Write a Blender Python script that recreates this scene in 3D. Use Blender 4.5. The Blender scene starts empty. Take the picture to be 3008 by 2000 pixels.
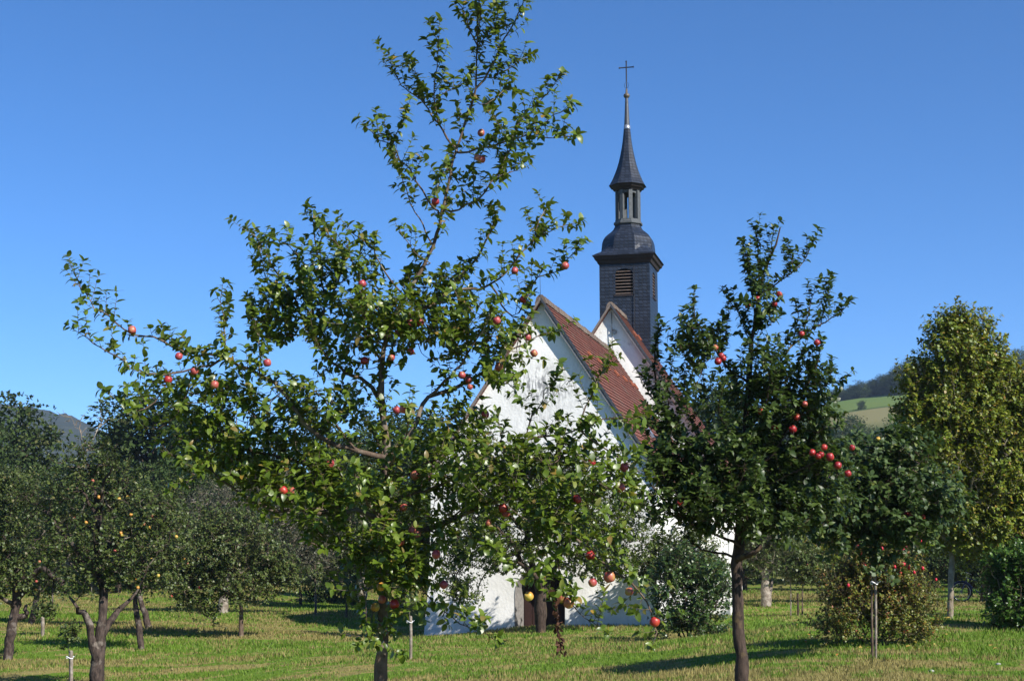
import bpy, bmesh, math, random
import numpy as np
from mathutils import Vector, Matrix, noise as mnoise

rng = np.random.default_rng(7)
random.seed(7)
SC = bpy.context.scene
COL = SC.collection

# ------------------------------------------------------------------ camera, sky, sun, exposure
FPX, HORIZ, EYE = 4200.0, 1620.0, 1.7          # focal length and horizon row in photo pixels, eye height
PITCH = math.atan((HORIZ - 1000) / FPX)
cam_d = bpy.data.cameras.new("camera")
cam_d.sensor_fit = 'HORIZONTAL'; cam_d.sensor_width = 36.0
cam_d.lens = 36.0 * FPX / 3008.0
cam_d.clip_start = 0.1; cam_d.clip_end = 20000
cam = bpy.data.objects.new("camera", cam_d); COL.objects.link(cam)
cam.location = (0, 0, EYE); cam.rotation_euler = (math.pi / 2 + PITCH, 0, 0)
SC.camera = cam

SUN_AZ, SUN_EL = math.radians(46), math.radians(38)   # azimuth: from straight behind the camera towards the right
S = Vector((math.cos(SUN_EL) * math.sin(SUN_AZ), -math.cos(SUN_EL) * math.cos(SUN_AZ), math.sin(SUN_EL)))
world = bpy.data.worlds.new("World"); SC.world = world; world.use_nodes = True
wn = world.node_tree.nodes; wl = world.node_tree.links
sky = wn.new('ShaderNodeTexSky'); sky.sky_type = 'NISHITA'; sky.sun_disc = False
sky.sun_elevation = SUN_EL
sky.sun_rotation = math.atan2(S.x, S.y)
sky.altitude = 2000; sky.air_density = 0.8; sky.dust_density = 0.0; sky.ozone_density = 7.0
hsv = wn.new('ShaderNodeHueSaturation'); hsv.inputs['Saturation'].default_value = 1.12
wl.new(sky.outputs[0], hsv.inputs['Color']); wl.new(hsv.outputs[0], wn['Background'].inputs[0]); wn['Background'].inputs[1].default_value = 0.107
sun_d = bpy.data.lights.new("sun", 'SUN'); sun_d.energy = 5.0; sun_d.angle = math.radians(0.5)
sun_d.color = (1.0, 0.95, 0.87)
sun = bpy.data.objects.new("sun", sun_d); COL.objects.link(sun)
sun.rotation_euler = S.to_track_quat('Z', 'Y').to_euler(); sun.location = (30, -30, 40)
SC.view_settings.view_transform = 'Standard'; SC.view_settings.look = 'None'
SC.view_settings.exposure = 0.85; SC.view_settings.gamma = 1.0
SC.cycles.max_bounces = 6; SC.cycles.transparent_max_bounces = 6

# ------------------------------------------------------------------ where a photo pixel points
_cp, _sp = math.cos(PITCH), math.sin(PITCH)
def ray(x, y):
    a, b = (x - 1504) / FPX, (1000 - y) / FPX
    return np.array([a, _cp - b * _sp, _sp + b * _cp])
CAMP = np.array([0, 0, EYE])
def at(x, y, Y):
    r = ray(x, y); return CAMP + r * (Y / r[1])
def to_px(P):
    d = np.asarray(P, float) - CAMP
    fw = d[..., 1] * _cp + d[..., 2] * _sp; up = -d[..., 1] * _sp + d[..., 2] * _cp
    return np.stack([1504 + FPX * d[..., 0] / fw, 1000 - FPX * up / fw], -1)

# ------------------------------------------------------------------ ground height from spots seen in the photo
_gp = [(35,1940,33),(415,1903,35),(707,1870,40),(285,2075,25),(1240,1880,42.5),(1585,1842,41),(1900,1838,41),
       (2155,1812,52),(2563,1918,20),(2180,2090,15),(1117,2230,11.5),(2790,1800,27),(2840,1764,51),(2960,1850,25),
       (2580,1880,23),(2010,1885,34),(860,1712,82),(2270,1775,56),(1205,1932,28),(210,2030,26),(0,1700,92),
       (3008,1738,72),(1500,1700,95),(600,2160,18),(1700,2000,22),(2900,2000,17),(2200,1700,95),(1065,1787,64),(92,1832,46)]
GP = np.array([at(*g) for g in _gp] + [[-4,0,0],[4,0,0],[0,4,0],[-30,10,-.7],[30,10,.4],[-60,60,-.6],[60,60,.0],
               [0,150,-.3],[-90,150,-.3],[90,150,.3],[0,-60,0],[60,-60,0],[-60,-60,0]])
def ground(x, y):
    x = np.asarray(x, float); y = np.asarray(y, float)
    d2 = (x[..., None] - GP[:, 0]) ** 2 + (y[..., None] - GP[:, 1]) ** 2
    w = 1.0 / (d2 + 4.0) ** 1.5
    z = (w * GP[:, 2]).sum(-1) / w.sum(-1)
    r = np.sqrt(x * x + y * y)
    return z * np.clip((1500 - r) / 1200, 0, 1)

# ------------------------------------------------------------------ materials
def mat(name):
    m = bpy.data.materials.new(name); m.use_nodes = True
    nt = m.node_tree; b = nt.nodes['Principled BSDF']
    return m, nt, b
def N(nt, t, **kw):
    n = nt.nodes.new(t)
    for k, v in kw.items():
        if k.startswith('i_'): n.inputs[k[2:].replace('_', ' ')].default_value = v
        else: setattr(n, k, v)
    return n
def ramp(nt, stops, src=None, interp='LINEAR'):
    n = nt.nodes.new('ShaderNodeValToRGB'); n.color_ramp.interpolation = interp
    e = n.color_ramp.elements
    while len(e) < len(stops): e.new(0.5)
    for k, (p, c) in enumerate(stops):
        e[k].position = p; e[k].color = (c[0], c[1], c[2], 1) if not isinstance(c, (int, float)) else (c, c, c, 1)
    if src is not None: nt.links.new(src, n.inputs[0])
    return n
def mixc(nt, f, a, b, mode='MIX'):
    n = nt.nodes.new('ShaderNodeMix'); n.data_type = 'RGBA'; n.blend_type = mode
    for s, v in ((0, f), (6, a), (7, b)):
        if hasattr(v, 'links') or hasattr(v, 'is_linked'): nt.links.new(v, n.inputs[s])
        else: n.inputs[s].default_value = v if s == 0 else (*v[:3], 1)
    return n.outputs[2]
def noise(nt, scale, detail=3, vec=None, rough=.55, dist=0.0):
    n = nt.nodes.new('ShaderNodeTexNoise'); n.inputs['Scale'].default_value = scale
    n.inputs['Detail'].default_value = detail; n.inputs['Roughness'].default_value = rough; n.inputs['Distortion'].default_value = dist
    if vec is not None: nt.links.new(vec, n.inputs['Vector'])
    return n
def mapping(nt, vec, scale=(1,1,1), rot=(0,0,0), loc=(0,0,0)):
    n = nt.nodes.new('ShaderNodeMapping'); nt.links.new(vec, n.inputs[0])
    n.inputs['Scale'].default_value = scale; n.inputs['Rotation'].default_value = rot; n.inputs['Location'].default_value = loc
    return n.outputs[0]
def bump(nt, b, h, strength, dist):
    n = nt.nodes.new('ShaderNodeBump'); n.inputs['Strength'].default_value = strength; n.inputs['Distance'].default_value = dist
    nt.links.new(h, n.inputs['Height']); nt.links.new(n.outputs[0], b.inputs['Normal'])

def leaf_mat(name, stops, under=(.13,.17,.09), rough=.42, trans=.28, tcol=(.16,.28,.03), spec=.5):
    """stops: colour by the leaf's own random number; the underside is paler; light also passes through."""
    m, nt, b = mat(name)
    at_ = N(nt, 'ShaderNodeAttribute', attribute_name='rnd')
    cr = ramp(nt, stops, at_.outputs['Fac'])
    geo = N(nt, 'ShaderNodeNewGeometry')
    c = mixc(nt, geo.outputs['Backfacing'], cr.outputs[0], under)
    c2 = mixc(nt, .45, c, cr.outputs[0])
    nt.links.new(c2, b.inputs['Base Color'])
    b.inputs['Roughness'].default_value = rough; b.inputs['Specular IOR Level'].default_value = spec
    tr = N(nt, 'ShaderNodeBsdfTranslucent')
    tc = mixc(nt, .5, cr.outputs[0], tcol); nt.links.new(tc, tr.inputs[0])
    mx = N(nt, 'ShaderNodeMixShader'); mx.inputs[0].default_value = trans
    nt.links.new(b.outputs[0], mx.inputs[1]); nt.links.new(tr.outputs[0], mx.inputs[2])
    nt.links.new(mx.outputs[0], nt.nodes['Material Output'].inputs[0])
    return m
def bark_mat(name, dark, mid, lichen, amount=.5, scale=9):
    m, nt, b = mat(name)
    tc = N(nt, 'ShaderNodeTexCoord')
    v = mapping(nt, tc.outputs['Object'], (1, 1, .35))
    n1 = noise(nt, scale * 2.5, 5, v, .65); n2 = noise(nt, scale * .45, 4, tc.outputs['Object'], .6)
    c1 = ramp(nt, [(.35, dark), (.65, mid)], n1.outputs[0])
    f = ramp(nt, [(.62 - amount * .3, 0.0), (.74 - amount * .25, 1.0)], n2.outputs[0])
    c = mixc(nt, f.outputs[0], c1.outputs[0], lichen)
    nt.links.new(c, b.inputs['Base Color']); b.inputs['Roughness'].default_value = .9
    b.inputs['Specular IOR Level'].default_value = .2
    bump(nt, b, n1.outputs[0], .9, .015)
    return m

M = {}
G = .78
M['apple_leaf'] = leaf_mat('apple_leaf', [(0,(.050,.084,.007)),(.45,(.084,.134,.012)),(.8,(.118,.172,.017)),(.95,(.16,.18,.028)),(.985,(.17,.13,.045)),(1,(.30,.19,.03))], under=(.12,.16,.06), rough=.38, spec=.5, trans=.30, tcol=(.20,.28,.01))
M['dark_apple_leaf'] = leaf_mat('dark_apple_leaf', [(0,(.020,.038,.007)),(.5,(.036,.062,.011)),(.9,(.060,.092,.018)),(1,(.10,.13,.03))], under=(.085,.115,.065), rough=.42, spec=.35, trans=.18)
M['young_apple_leaf'] = leaf_mat('young_apple_leaf', [(0,(.022,.042,.010)),(.5,(.038,.068,.016)),(.9,(.060,.096,.026)),(1,(.12,.14,.03))], under=(.07,.105,.045), rough=.48, spec=.3, trans=.18)
M['old_leaf'] = leaf_mat('old_leaf', [(0,(.032,.054,.009)),(.5,(.056,.084,.014)),(.88,(.092,.118,.022)),(1,(.13,.11,.04))], under=(.09,.11,.06), rough=.5, trans=.22, tcol=(.12,.18,.03))
M['grey_leaf'] = leaf_mat('grey_leaf', [(0,(.038,.045,.026)),(.5,(.058,.066,.036)),(.85,(.08,.085,.045)),(1,(.12,.09,.055))], under=(.10,.11,.075), rough=.55, trans=.2, tcol=(.10,.12,.04))
M['pear_leaf'] = leaf_mat('pear_leaf', [(0,(.042,.072,.007)),(.5,(.078,.115,.012)),(.9,(.125,.16,.020)),(1,(.20,.20,.03))], under=(.11,.15,.07), rough=.4, trans=.3)
M['lime_leaf'] = leaf_mat('lime_leaf', [(0,(.068,.110,.007)),(.4,(.120,.175,.010)),(.8,(.185,.215,.014)),(.94,(.25,.21,.025)),(1,(.24,.13,.03))], under=(.14,.15,.05), rough=.5, trans=.32, tcol=(.26,.24,.02))
M['rose_leaf'] = leaf_mat('rose_leaf', [(0,(.060,.098,.010)),(.55,(.120,.148,.016)),(.84,(.20,.165,.02)),(.95,(.19,.09,.02)),(1,(.22,.04,.025))], under=(.10,.11,.05), rough=.5, trans=.25, tcol=(.25,.14,.02))
M['bush_leaf'] = leaf_mat('bush_leaf', [(0,(.024,.054,.012)),(.5,(.040,.078,.016)),(.9,(.065,.11,.022)),(1,(.10,.12,.03))], under=(.08,.11,.06), rough=.38, trans=.2)
M['bright_leaf'] = leaf_mat('bright_leaf', [(0,(.03,.075,.010)),(.5,(.05,.115,.014)),(.9,(.08,.16,.02)),(1,(.12,.18,.03))], under=(.10,.16,.06), rough=.4, trans=.28)
M['wood_leaf'] = leaf_mat('wood_leaf', [(0,(.022,.042,.011)),(.5,(.037,.063,.015)),(.9,(.060,.088,.022)),(1,(.085,.09,.03))], under=(.06,.08,.04), rough=.6, trans=.15, tcol=(.08,.12,.03), spec=.15)
M['far_leaf'] = leaf_mat('far_leaf', [(0,(.026,.046,.017)),(.5,(.042,.066,.022)),(.9,(.064,.085,.030)),(1,(.10,.09,.05))], under=(.06,.08,.04), rough=.7, trans=.12, spec=.2)
M['withered'] = leaf_mat('withered_leaf', [(0,(.03,.014,.008)),(.6,(.07,.03,.016)),(1,(.12,.055,.03))], under=(.08,.04,.025), rough=.7, trans=.1, tcol=(.1,.04,.02), spec=.2)
M['bark'] = bark_mat('smooth_bark', (.055,.037,.027), (.14,.100,.072), (.20,.17,.13), .35)
M['dark_bark'] = bark_mat('dark_bark', (.022,.016,.013), (.075,.052,.040), (.14,.10,.045), .2)
M['old_bark'] = bark_mat('old_bark', (.014,.010,.009), (.085,.062,.050), (.21,.18,.15), .26, 8)
M['pale_bark'] = bark_mat('pale_bark', (.14,.11,.08), (.24,.20,.15), (.32,.29,.23), .5)
M['grey_wood'] = bark_mat('grey_wood', (.11,.09,.07), (.22,.18,.145), (.30,.265,.22), .5, 14)

def apple_mat(name, cols):
    m, nt, b = mat(name)
    tc = N(nt, 'ShaderNodeTexCoord'); oi = N(nt, 'ShaderNodeObjectInfo')
    sep = N(nt, 'ShaderNodeSeparateXYZ'); nt.links.new(tc.outputs['Object'], sep.inputs[0])
    v = mapping(nt, tc.outputs['Object'], (30, 30, 9))
    ad = N(nt, 'ShaderNodeVectorMath', operation='ADD'); nt.links.new(v, ad.inputs[0]); nt.links.new(oi.outputs['Location'], ad.inputs[1])
    n1 = noise(nt, 1.0, 4, ad.outputs[0])
    mm = N(nt, 'ShaderNodeMath', operation='MULTIPLY_ADD'); nt.links.new(sep.outputs[0], mm.inputs[0]); mm.inputs[1].default_value = 5.0
    nt.links.new(n1.outputs[0], mm.inputs[2])
    cr = ramp(nt, [(.22, cols[0]), (.38, cols[1]), (.62, cols[2])], mm.outputs[0])
    nt.links.new(cr.outputs[0], b.inputs['Base Color']); b.inputs['Roughness'].default_value = .42
    return m
M['apple_pink'] = apple_mat('pink_apple_skin', ((.36,.22,.07), (.36,.085,.065), (.30,.04,.05)))
M['apple_red'] = apple_mat('red_apple_skin', ((.38,.05,.025), (.33,.022,.020), (.23,.012,.016)))
M['apple_orange'] = apple_mat('orange_apple_skin', ((.36,.26,.07), (.36,.13,.06), (.32,.06,.05)))
M['apple_yellow'] = apple_mat('yellow_apple_skin', ((.42,.36,.07), (.48,.34,.06), (.5,.22,.04)))

# ------------------------------------------------------------------ mesh helpers
def link(name, me, m=None, parent=None):
    o = bpy.data.objects.new(name, me); COL.objects.link(o)
    if m is not None and isinstance(me, bpy.types.Mesh):
        for k in (m if isinstance(m, (list, tuple)) else [m]): me.materials.append(k)
    if parent is not None: o.parent = parent
    return o
def mesh_np(name, V, F, rnd=None, smooth=True):
    """F: (n,k) array of faces, all the same size."""
    me = bpy.data.meshes.new(name)
    V = np.asarray(V, np.float32); F = np.asarray(F, np.int32)
    n, k = F.shape
    me.vertices.add(len(V)); me.vertices.foreach_set('co', V.ravel())
    me.loops.add(n * k); me.loops.foreach_set('vertex_index', F.ravel())
    me.polygons.add(n); me.polygons.foreach_set('loop_start', np.arange(0, n * k, k, dtype=np.int32))
    if smooth: me.polygons.foreach_set('use_smooth', np.ones(n, bool))
    if rnd is not None:
        a = me.attributes.new('rnd', 'FLOAT', 'FACE'); a.data.foreach_set('value', np.asarray(rnd, np.float32))
    me.update(calc_edges=True)
    return me
def thing(name, label, cat, loc=(0,0,0), rotz=0.0, group=None):
    o = bpy.data.objects.new(name, None); COL.objects.link(o)
    o.empty_display_size = .3
    o.location = loc; o.rotation_euler = (0, 0, rotz); tag(o, label, cat, group)
    return o
def tag(o, label, cat, group=None):
    o['label'] = label; o['category'] = cat
    if group: o['group'] = group
    return o
def struct(o):
    o['kind'] = 'structure'; return o

class Wood:
    def __init__(s): s.V = []; s.F = []; s.n = 0
    def tube(s, P, R, k=6, cap=True):
        P = np.asarray(P, float); R = np.asarray(R, float); n = len(P)
        T = np.gradient(P, axis=0); T /= np.linalg.norm(T, axis=1)[:, None] + 1e-9
        ref = np.array([0, 0, 1.]) if abs(T[0, 2]) < .8 else np.array([1., 0, 0])
        A = np.cross(T, ref); A /= np.linalg.norm(A, axis=1)[:, None] + 1e-9
        B = np.cross(T, A)
        an = np.arange(k) * 2 * math.pi / k
        ring = P[:, None] + R[:, None, None] * (np.cos(an)[None, :, None] * A[:, None] + np.sin(an)[None, :, None] * B[:, None])
        s.V.append(ring.reshape(-1, 3))
        i = np.arange(n - 1)[:, None] * k; j = np.arange(k)[None]; j2 = (j + 1) % k
        q = np.stack([i + j, i + j2, i + k + j2, i + k + j], -1).reshape(-1, 4)
        s.F.append(q + s.n); s.n += n * k
    def build(s, name, m, parent, org=(0,0,0)):
        me = mesh_np(name, np.concatenate(s.V) - np.asarray(org), np.concatenate(s.F))
        return link(name, me, m, parent)

# leaf templates: (verts along +Y length 1, width axis X, normal Z), quads
def leaf_template(ns, curl=.33, fold=.11, width=.60):
    ys = np.linspace(0, 1, ns + 1)
    prof = np.sin(np.pi * np.clip(ys, 0, 1) ** .85) ** .62 * .5 * width
    prof[0] = .025; prof[-1] = .012
    V = []
    for y, w in zip(ys, prof):
        z = -curl * y ** 2
        V += [(-w, y, z + fold * w * 1.6), (0, y, z), (w, y, z + fold * w * 1.6)]
    F = []
    for i in range(ns):
        a = 3 * i
        F += [(a, a+1, a+4, a+3), (a+1, a+2, a+5, a+4)]
    return np.array(V), np.array(F)
LT4 = leaf_template(5); LT3 = leaf_template(4, .28)
LT2 = (np.array([(-.06,0,0),(.06,0,0),(.33,.38,.03),(-.33,.38,.03),(.30,.66,-.04),(-.30,.66,-.04),(.03,1,-.2),(-.03,1,-.2)]), np.array([(0,1,2,3),(3,2,4,5),(5,4,6,7)]))
LT1 = (np.array([(0,0,0),(.34,.5,.05),(0,1,-.12),(-.34,.5,.05)]), np.array([(0,1,2,3)]))

class Leaves:
    def __init__(s): s.P = []; s.D = []; s.U = []; s.S = []; s.R = []
    def add(s, P, D, U, size, rnd):
        s.P.append(P); s.D.append(D); s.U.append(U); s.S.append(size); s.R.append(rnd)
    def build(s, name, m, parent, tmpl, org=(0,0,0), wob=.0):
        P = np.concatenate(s.P); D = np.concatenate(s.D); U = np.concatenate(s.U); S_ = np.concatenate(s.S); R = np.concatenate(s.R)
        D = D / (np.linalg.norm(D, axis=1)[:, None] + 1e-9)
        X = np.cross(D, U); X /= np.linalg.norm(X, axis=1)[:, None] + 1e-9
        Z = np.cross(X, D)
        TV, TF = tmpl
        curl = rng.uniform(.3, 1.9, len(P))[:, None]; wid = rng.uniform(.82, 1.15, len(P))[:, None]
        W = (P[:, None] + S_[:, None, None] * (TV[None, :, 0:1] * wid[..., None] * X[:, None] + TV[None, :, 1:2] * D[:, None]
             + TV[None, :, 2:3] * curl[..., None] * Z[:, None]))
        n, k = len(P), len(TV)
        F = (TF[None] + (np.arange(n) * k)[:, None, None]).reshape(-1, TF.shape[1])
        me = mesh_np(name, W.reshape(-1, 3) - np.asarray(org), F, np.repeat(R, len(TF)))
        return link(name, me, m, parent)

def catmull(P, step):
    P = np.asarray(P, float)
    if len(P) == 2: P = np.array([P[0], P[0]*.5+P[1]*.5, P[1]])
    Q = np.vstack([2*P[0]-P[1], P, 2*P[-1]-P[-2]])
    out = []
    for i in range(1, len(Q)-2):
        m = max(2, int(np.linalg.norm(Q[i+1]-Q[i]) / step))
        t = np.linspace(0, 1, m, endpoint=False)[:, None]
        a, b, c, d = Q[i-1], Q[i], Q[i+1], Q[i+2]
        out.append(.5*((2*b)+(c-a)*t+(2*a-5*b+4*c-d)*t*t+(3*b-a-3*c+d)*t**3))
    out.append(P[-1:])
    return np.concatenate(out)
def unit(v):
    v = np.asarray(v, float); return v / (np.linalg.norm(v, axis=-1, keepdims=True) + 1e-9)

def shoot(W, L, p, d, length, gap, size, up=.25, r0=.003, spread=.9, tip=4, lean=.38, k=3, rlo=0., rhi=1.):
    """one leafy shoot: a thin curved stem with leaves set around it and a rosette at its tip"""
    n = max(3, int(length / .05)); d = unit(d)
    pts = [np.asarray(p, float)]; dd = d.copy()
    for i in range(n):
        dd = unit(dd + np.array([0, 0, up]) / n + rng.normal(0, .05, 3))
        pts.append(pts[-1] + dd * length / n)
    pts = np.array(pts)
    if W is not None: W.tube(pts, np.linspace(r0, r0 * .45, n + 1), k)
    m = max(1, int(length / gap))
    t = np.linspace(.12, .97, m) + rng.uniform(-.03, .03, m)
    pos = np.stack([np.interp(t * n, np.arange(n + 1), pts[:, c]) for c in range(3)], -1)
    tn = unit(pts[-1] - pts[0])
    a = unit(np.cross(tn, [.3, .2, 1.0])); b = np.cross(tn, a)
    ph = np.arange(m) * 2.4 + rng.uniform(0, 6.28) + rng.normal(0, .3, m)
    out = np.cos(ph)[:, None] * a + np.sin(ph)[:, None] * b
    dirs = out * spread + tn * lean + rng.normal(0, .18, (m, 3)) + np.array([0, 0, .1])
    if tip:
        ph = np.arange(tip) * 6.28 / tip + rng.uniform(0, 6.28)
        o2 = np.cos(ph)[:, None] * a + np.sin(ph)[:, None] * b
        pos = np.vstack([pos, np.repeat(pts[-1:], tip, 0)]); dirs = np.vstack([dirs, o2 * .7 + tn * rng.uniform(.15, .85, (tip, 1)) + rng.normal(0, .15, (tip, 3))])
    q = len(pos)
    ups = np.array([0, 0, 1.0]) * .85 + tn * .5 + rng.normal(0, .28, (q, 3)) + np.array([.12, -.12, 0])
    sz = size * rng.uniform(.5, 1.15, q)
    L.add(pos, dirs, ups, sz, rng.uniform(rlo, rhi, q))
    return pts

# ------------------------------------------------------------------ trees traced from the photo
class TracedTree:
    def __init__(s, D): s.D = D; s.W = Wood(); s.L = Leaves(); s.nodes = []; s.tan = []; s.rad = []; s.trunkW = Wood()
    def pts3(s, px):
        """px: (x, y[, metres behind (+) or before (-) the trunk])"""
        return np.array([at(q[0], q[1], s.D + (q[2] if len(q) > 2 else 0)) for q in px])
    def limb(s, px, r0, r1, dz=None, k=7, step=.07, main=False, jit=.006, pw=1.0):
        q = s.pts3(px)
        if dz is not None:
            ln = np.linspace(0, 1, len(px))
            q = np.array([at(x[0], x[1], s.D + dz[0] + (dz[1] - dz[0]) * t) for x, t in zip(px, ln)])
        P = catmull(q, step); P[1:-1] += rng.normal(0, jit, P[1:-1].shape)
        R = (r1 + (r0 - r1) * np.linspace(1, 0, len(P)) ** pw) * (1 + rng.normal(0, .05, len(P)))
        if main and r0 > .05: R *= np.interp(np.arange(len(P)), np.arange(0, len(P) + 3, 3), 1 + rng.normal(0, .10, len(np.arange(0, len(P) + 3, 3))))     # knots and swellings
        (s.trunkW if main else s.W).tube(P, R, k)
        T = unit(np.gradient(P, axis=0))
        s.nodes.append(P); s.tan.append(T); s.rad.append(R)
        return P, T
    def leafy(s, P, T, f0, gap, length, size, up=.4, leafgap=.03, every_spur=.5, updir=.35, side=.9):
        seg = np.linalg.norm(np.diff(P, axis=0), axis=1); cum = np.concatenate([[0], np.cumsum(seg)])
        x = cum[-1] * f0
        while x < cum[-1]:
            p = np.array([np.interp(x, cum, P[:, c]) for c in range(3)]); t = unit(np.array([np.interp(x, cum, T[:, c]) for c in range(3)]))
            r = unit(rng.normal(0, 1, 3)); r = unit(r - t * (r @ t))
            d = unit(t * rng.uniform(.3, .9) + r * side + np.array([0, 0, updir]))
            if rng.random() < every_spur: ln = rng.uniform(.03, .09); tip = int(rng.integers(4, 7))
            else: ln = rng.uniform(*length); tip = 4
            shoot(s.W, s.L, p, d, ln, leafgap, size, up=up, tip=tip)
            x += gap * rng.uniform(.5, 1.5)
        shoot(s.W, s.L, P[-1], T[-1], length[0], leafgap, size, up=.1, tip=5)
    def fill(s, pts, size, length, leafgap=.03, up=.4, maxd=1.2, r=.006, nsh=2):
        """each point gets a twig grown from the nearest wood"""
        X = np.concatenate(s.nodes)
        dist = np.array([np.min(np.linalg.norm(X - p, axis=1)) for p in pts])
        for i in np.argsort(dist):
            p = pts[i]; dd = np.linalg.norm(X - p, axis=1) + .35 * np.clip(X[:, 2] - p[2], 0, 9)
            q = X[np.argmin(dd)]; d = np.linalg.norm(p - q)
            if d > maxd or d < .03: continue
            mid = q * .5 + p * .5 + np.array([0, 0, -.08 * d]) + rng.normal(0, .06 * d, 3)
            P = catmull([q, mid, p], .08)
            s.W.tube(P, np.linspace(r * (.7 + d), r * .5, len(P)), 4)
            X = np.vstack([X, P[1:]])
            tn = unit(P[-1] - P[-2])
            m = max(1, int(d / .11))
            for j in range(m):
                c = P[int(len(P) * (.25 + .75 * j / m))] if m > 1 else P[-1]
                shoot(s.W, s.L, c, unit(tn + rng.normal(0, .6, 3) + [0, 0, .3]), rng.uniform(*length) * .8, leafgap, size, up=up)
            for _ in range(nsh):
                shoot(s.W, s.L, P[-1], unit(tn + rng.normal(0, .45, 3) + [0, 0, .3]), rng.uniform(*length), leafgap, size, up=up)

def join(px, p):
    """a limb begins on the wood it grows from"""
    return ([(p[0], p[1])] + list(px[1:])) if math.hypot(p[0] - px[0][0], p[1] - px[0][1]) < 12 else ([(p[0], p[1])] + list(px))
def make_apple_mesh(name, stem=True):
    prof = [(0,.030),(.006,.031),(.013,.036),(.022,.037),(.031,.030),(.0365,.016),(.038,.0),(.036,-.014),(.030,-.026),(.021,-.033),(.012,-.035),(.005,-.032),(0,-.031)]
    n = 20; V = []; F = []
    for r, z in prof:
        for k in range(n):
            a = k * 2 * math.pi / n; q = 1 + .03 * math.cos(5 * a) * (1 if z < -.01 else .3)
            V.append((r * math.cos(a) * q, r * math.sin(a) * q, z))
    for i in range(len(prof) - 1):
        for k in range(n):
            F.append((i*n+k, (i+1)*n+k, (i+1)*n+(k+1) % n, i*n+(k+1) % n))
    nb = len(F); b = len(V)
    for z, dx in ((.030, 0), (.045, .002), (.058, .006)):
        for k in range(4):
            a = k * math.pi / 2; V.append((dx + .0017 * math.cos(a), .0017 * math.sin(a), z))
    for i in range(2):
        for k in range(4): F.append((b+i*4+k, b+i*4+(k+1) % 4, b+i*4+4+(k+1) % 4, b+i*4+4+k))
    me = mesh_np(name, V, F)
    return me, nb
APPLE, _nb = make_apple_mesh('apple')
def apple_variants(skin):
    me = APPLE.copy(); me.materials.append(M[skin]); me.materials.append(M['bark'])
    idx = np.zeros(len(me.polygons), np.int32); idx[_nb:] = 1
    me.polygons.foreach_set('material_index', idx)
    return me
AP = {k: apple_variants(k) for k in ('apple_pink', 'apple_red', 'apple_orange', 'apple_yellow')}
def hang_apples(root, tree, spots, skins, size=1.0, fwd=.035):
    X = np.concatenate(tree.nodes); px = to_px(X); LP = np.concatenate(tree.L.P); lp = to_px(LP)
    for i, s in enumerate(spots):
        x, y = s[0], s[1]
        j = np.argmin(np.hypot(px[:, 0] - x, px[:, 1] - y + 12)); Y0 = X[j, 1] - fwd
        near = np.hypot(lp[:, 0] - x, lp[:, 1] - y) < 26       # among the outer leaves on this side of the crown
        if near.sum() > 3: Y0 = min(Y0, np.percentile(LP[near, 1], 24))
        P = at(x, y, Y0)
        skin = s[3] if len(s) > 3 else skins[i % len(skins)]
        o = link('apple', AP[skin], None, root)
        o.location = P - np.array(root.location)
        sc = .82 * size * (s[2] if len(s) > 2 else 1.0) * rng.uniform(.92, 1.08)
        o.scale = (sc, sc * rng.uniform(.95, 1.05), sc * rng.uniform(.9, 1))
        o.rotation_euler = (rng.normal(0, .4), rng.normal(0, .4), rng.uniform(0, 6.28))

# ------------------------------------------------------------------ ground
def world_uv(nt):
    g = N(nt, 'ShaderNodeNewGeometry'); return g.outputs['Position']
def meadow_colour(nt, dark=1.0):
    """mown meadow: green with rows of dried cuttings"""
    pos = world_uv(nt)
    rows = mapping(nt, pos, (.7, 1.5, 0), (0, 0, math.radians(8)))
    n1 = noise(nt, 1.0, 6, rows, .62, .6); n2 = noise(nt, .055, 3, mapping(nt, pos, (1, 1.6, 0)), .5); n3 = noise(nt, 9.0, 3, pos, .6)
    a = N(nt, 'ShaderNodeMath', operation='MULTIPLY_ADD'); nt.links.new(n2.outputs[0], a.inputs[0]); a.inputs[1].default_value = .75; nt.links.new(n1.outputs[0], a.inputs[2])
    b_ = N(nt, 'ShaderNodeMath', operation='MULTIPLY_ADD'); nt.links.new(n3.outputs[0], b_.inputs[0]); b_.inputs[1].default_value = .22; nt.links.new(a.outputs[0], b_.inputs[2])
    hay = ramp(nt, [(.972, 0.0), (1.13, .72)], b_.outputs[0])
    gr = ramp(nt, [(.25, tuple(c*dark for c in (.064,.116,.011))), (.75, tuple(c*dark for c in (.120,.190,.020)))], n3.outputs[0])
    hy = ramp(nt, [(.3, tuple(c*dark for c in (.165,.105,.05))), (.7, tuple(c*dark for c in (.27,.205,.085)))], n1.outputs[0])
    return hay.outputs[0], gr.outputs[0], hy.outputs[0], n3
def ground_mat():
    m, nt, b = mat('meadow_ground')
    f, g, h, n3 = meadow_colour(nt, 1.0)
    c = mixc(nt, f, g, h); nt.links.new(c, b.inputs['Base Color'])
    b.inputs['Roughness'].default_value = 1; b.inputs['Specular IOR Level'].default_value = .1
    bump(nt, b, n3.outputs[0], .6, .05); return m
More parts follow.
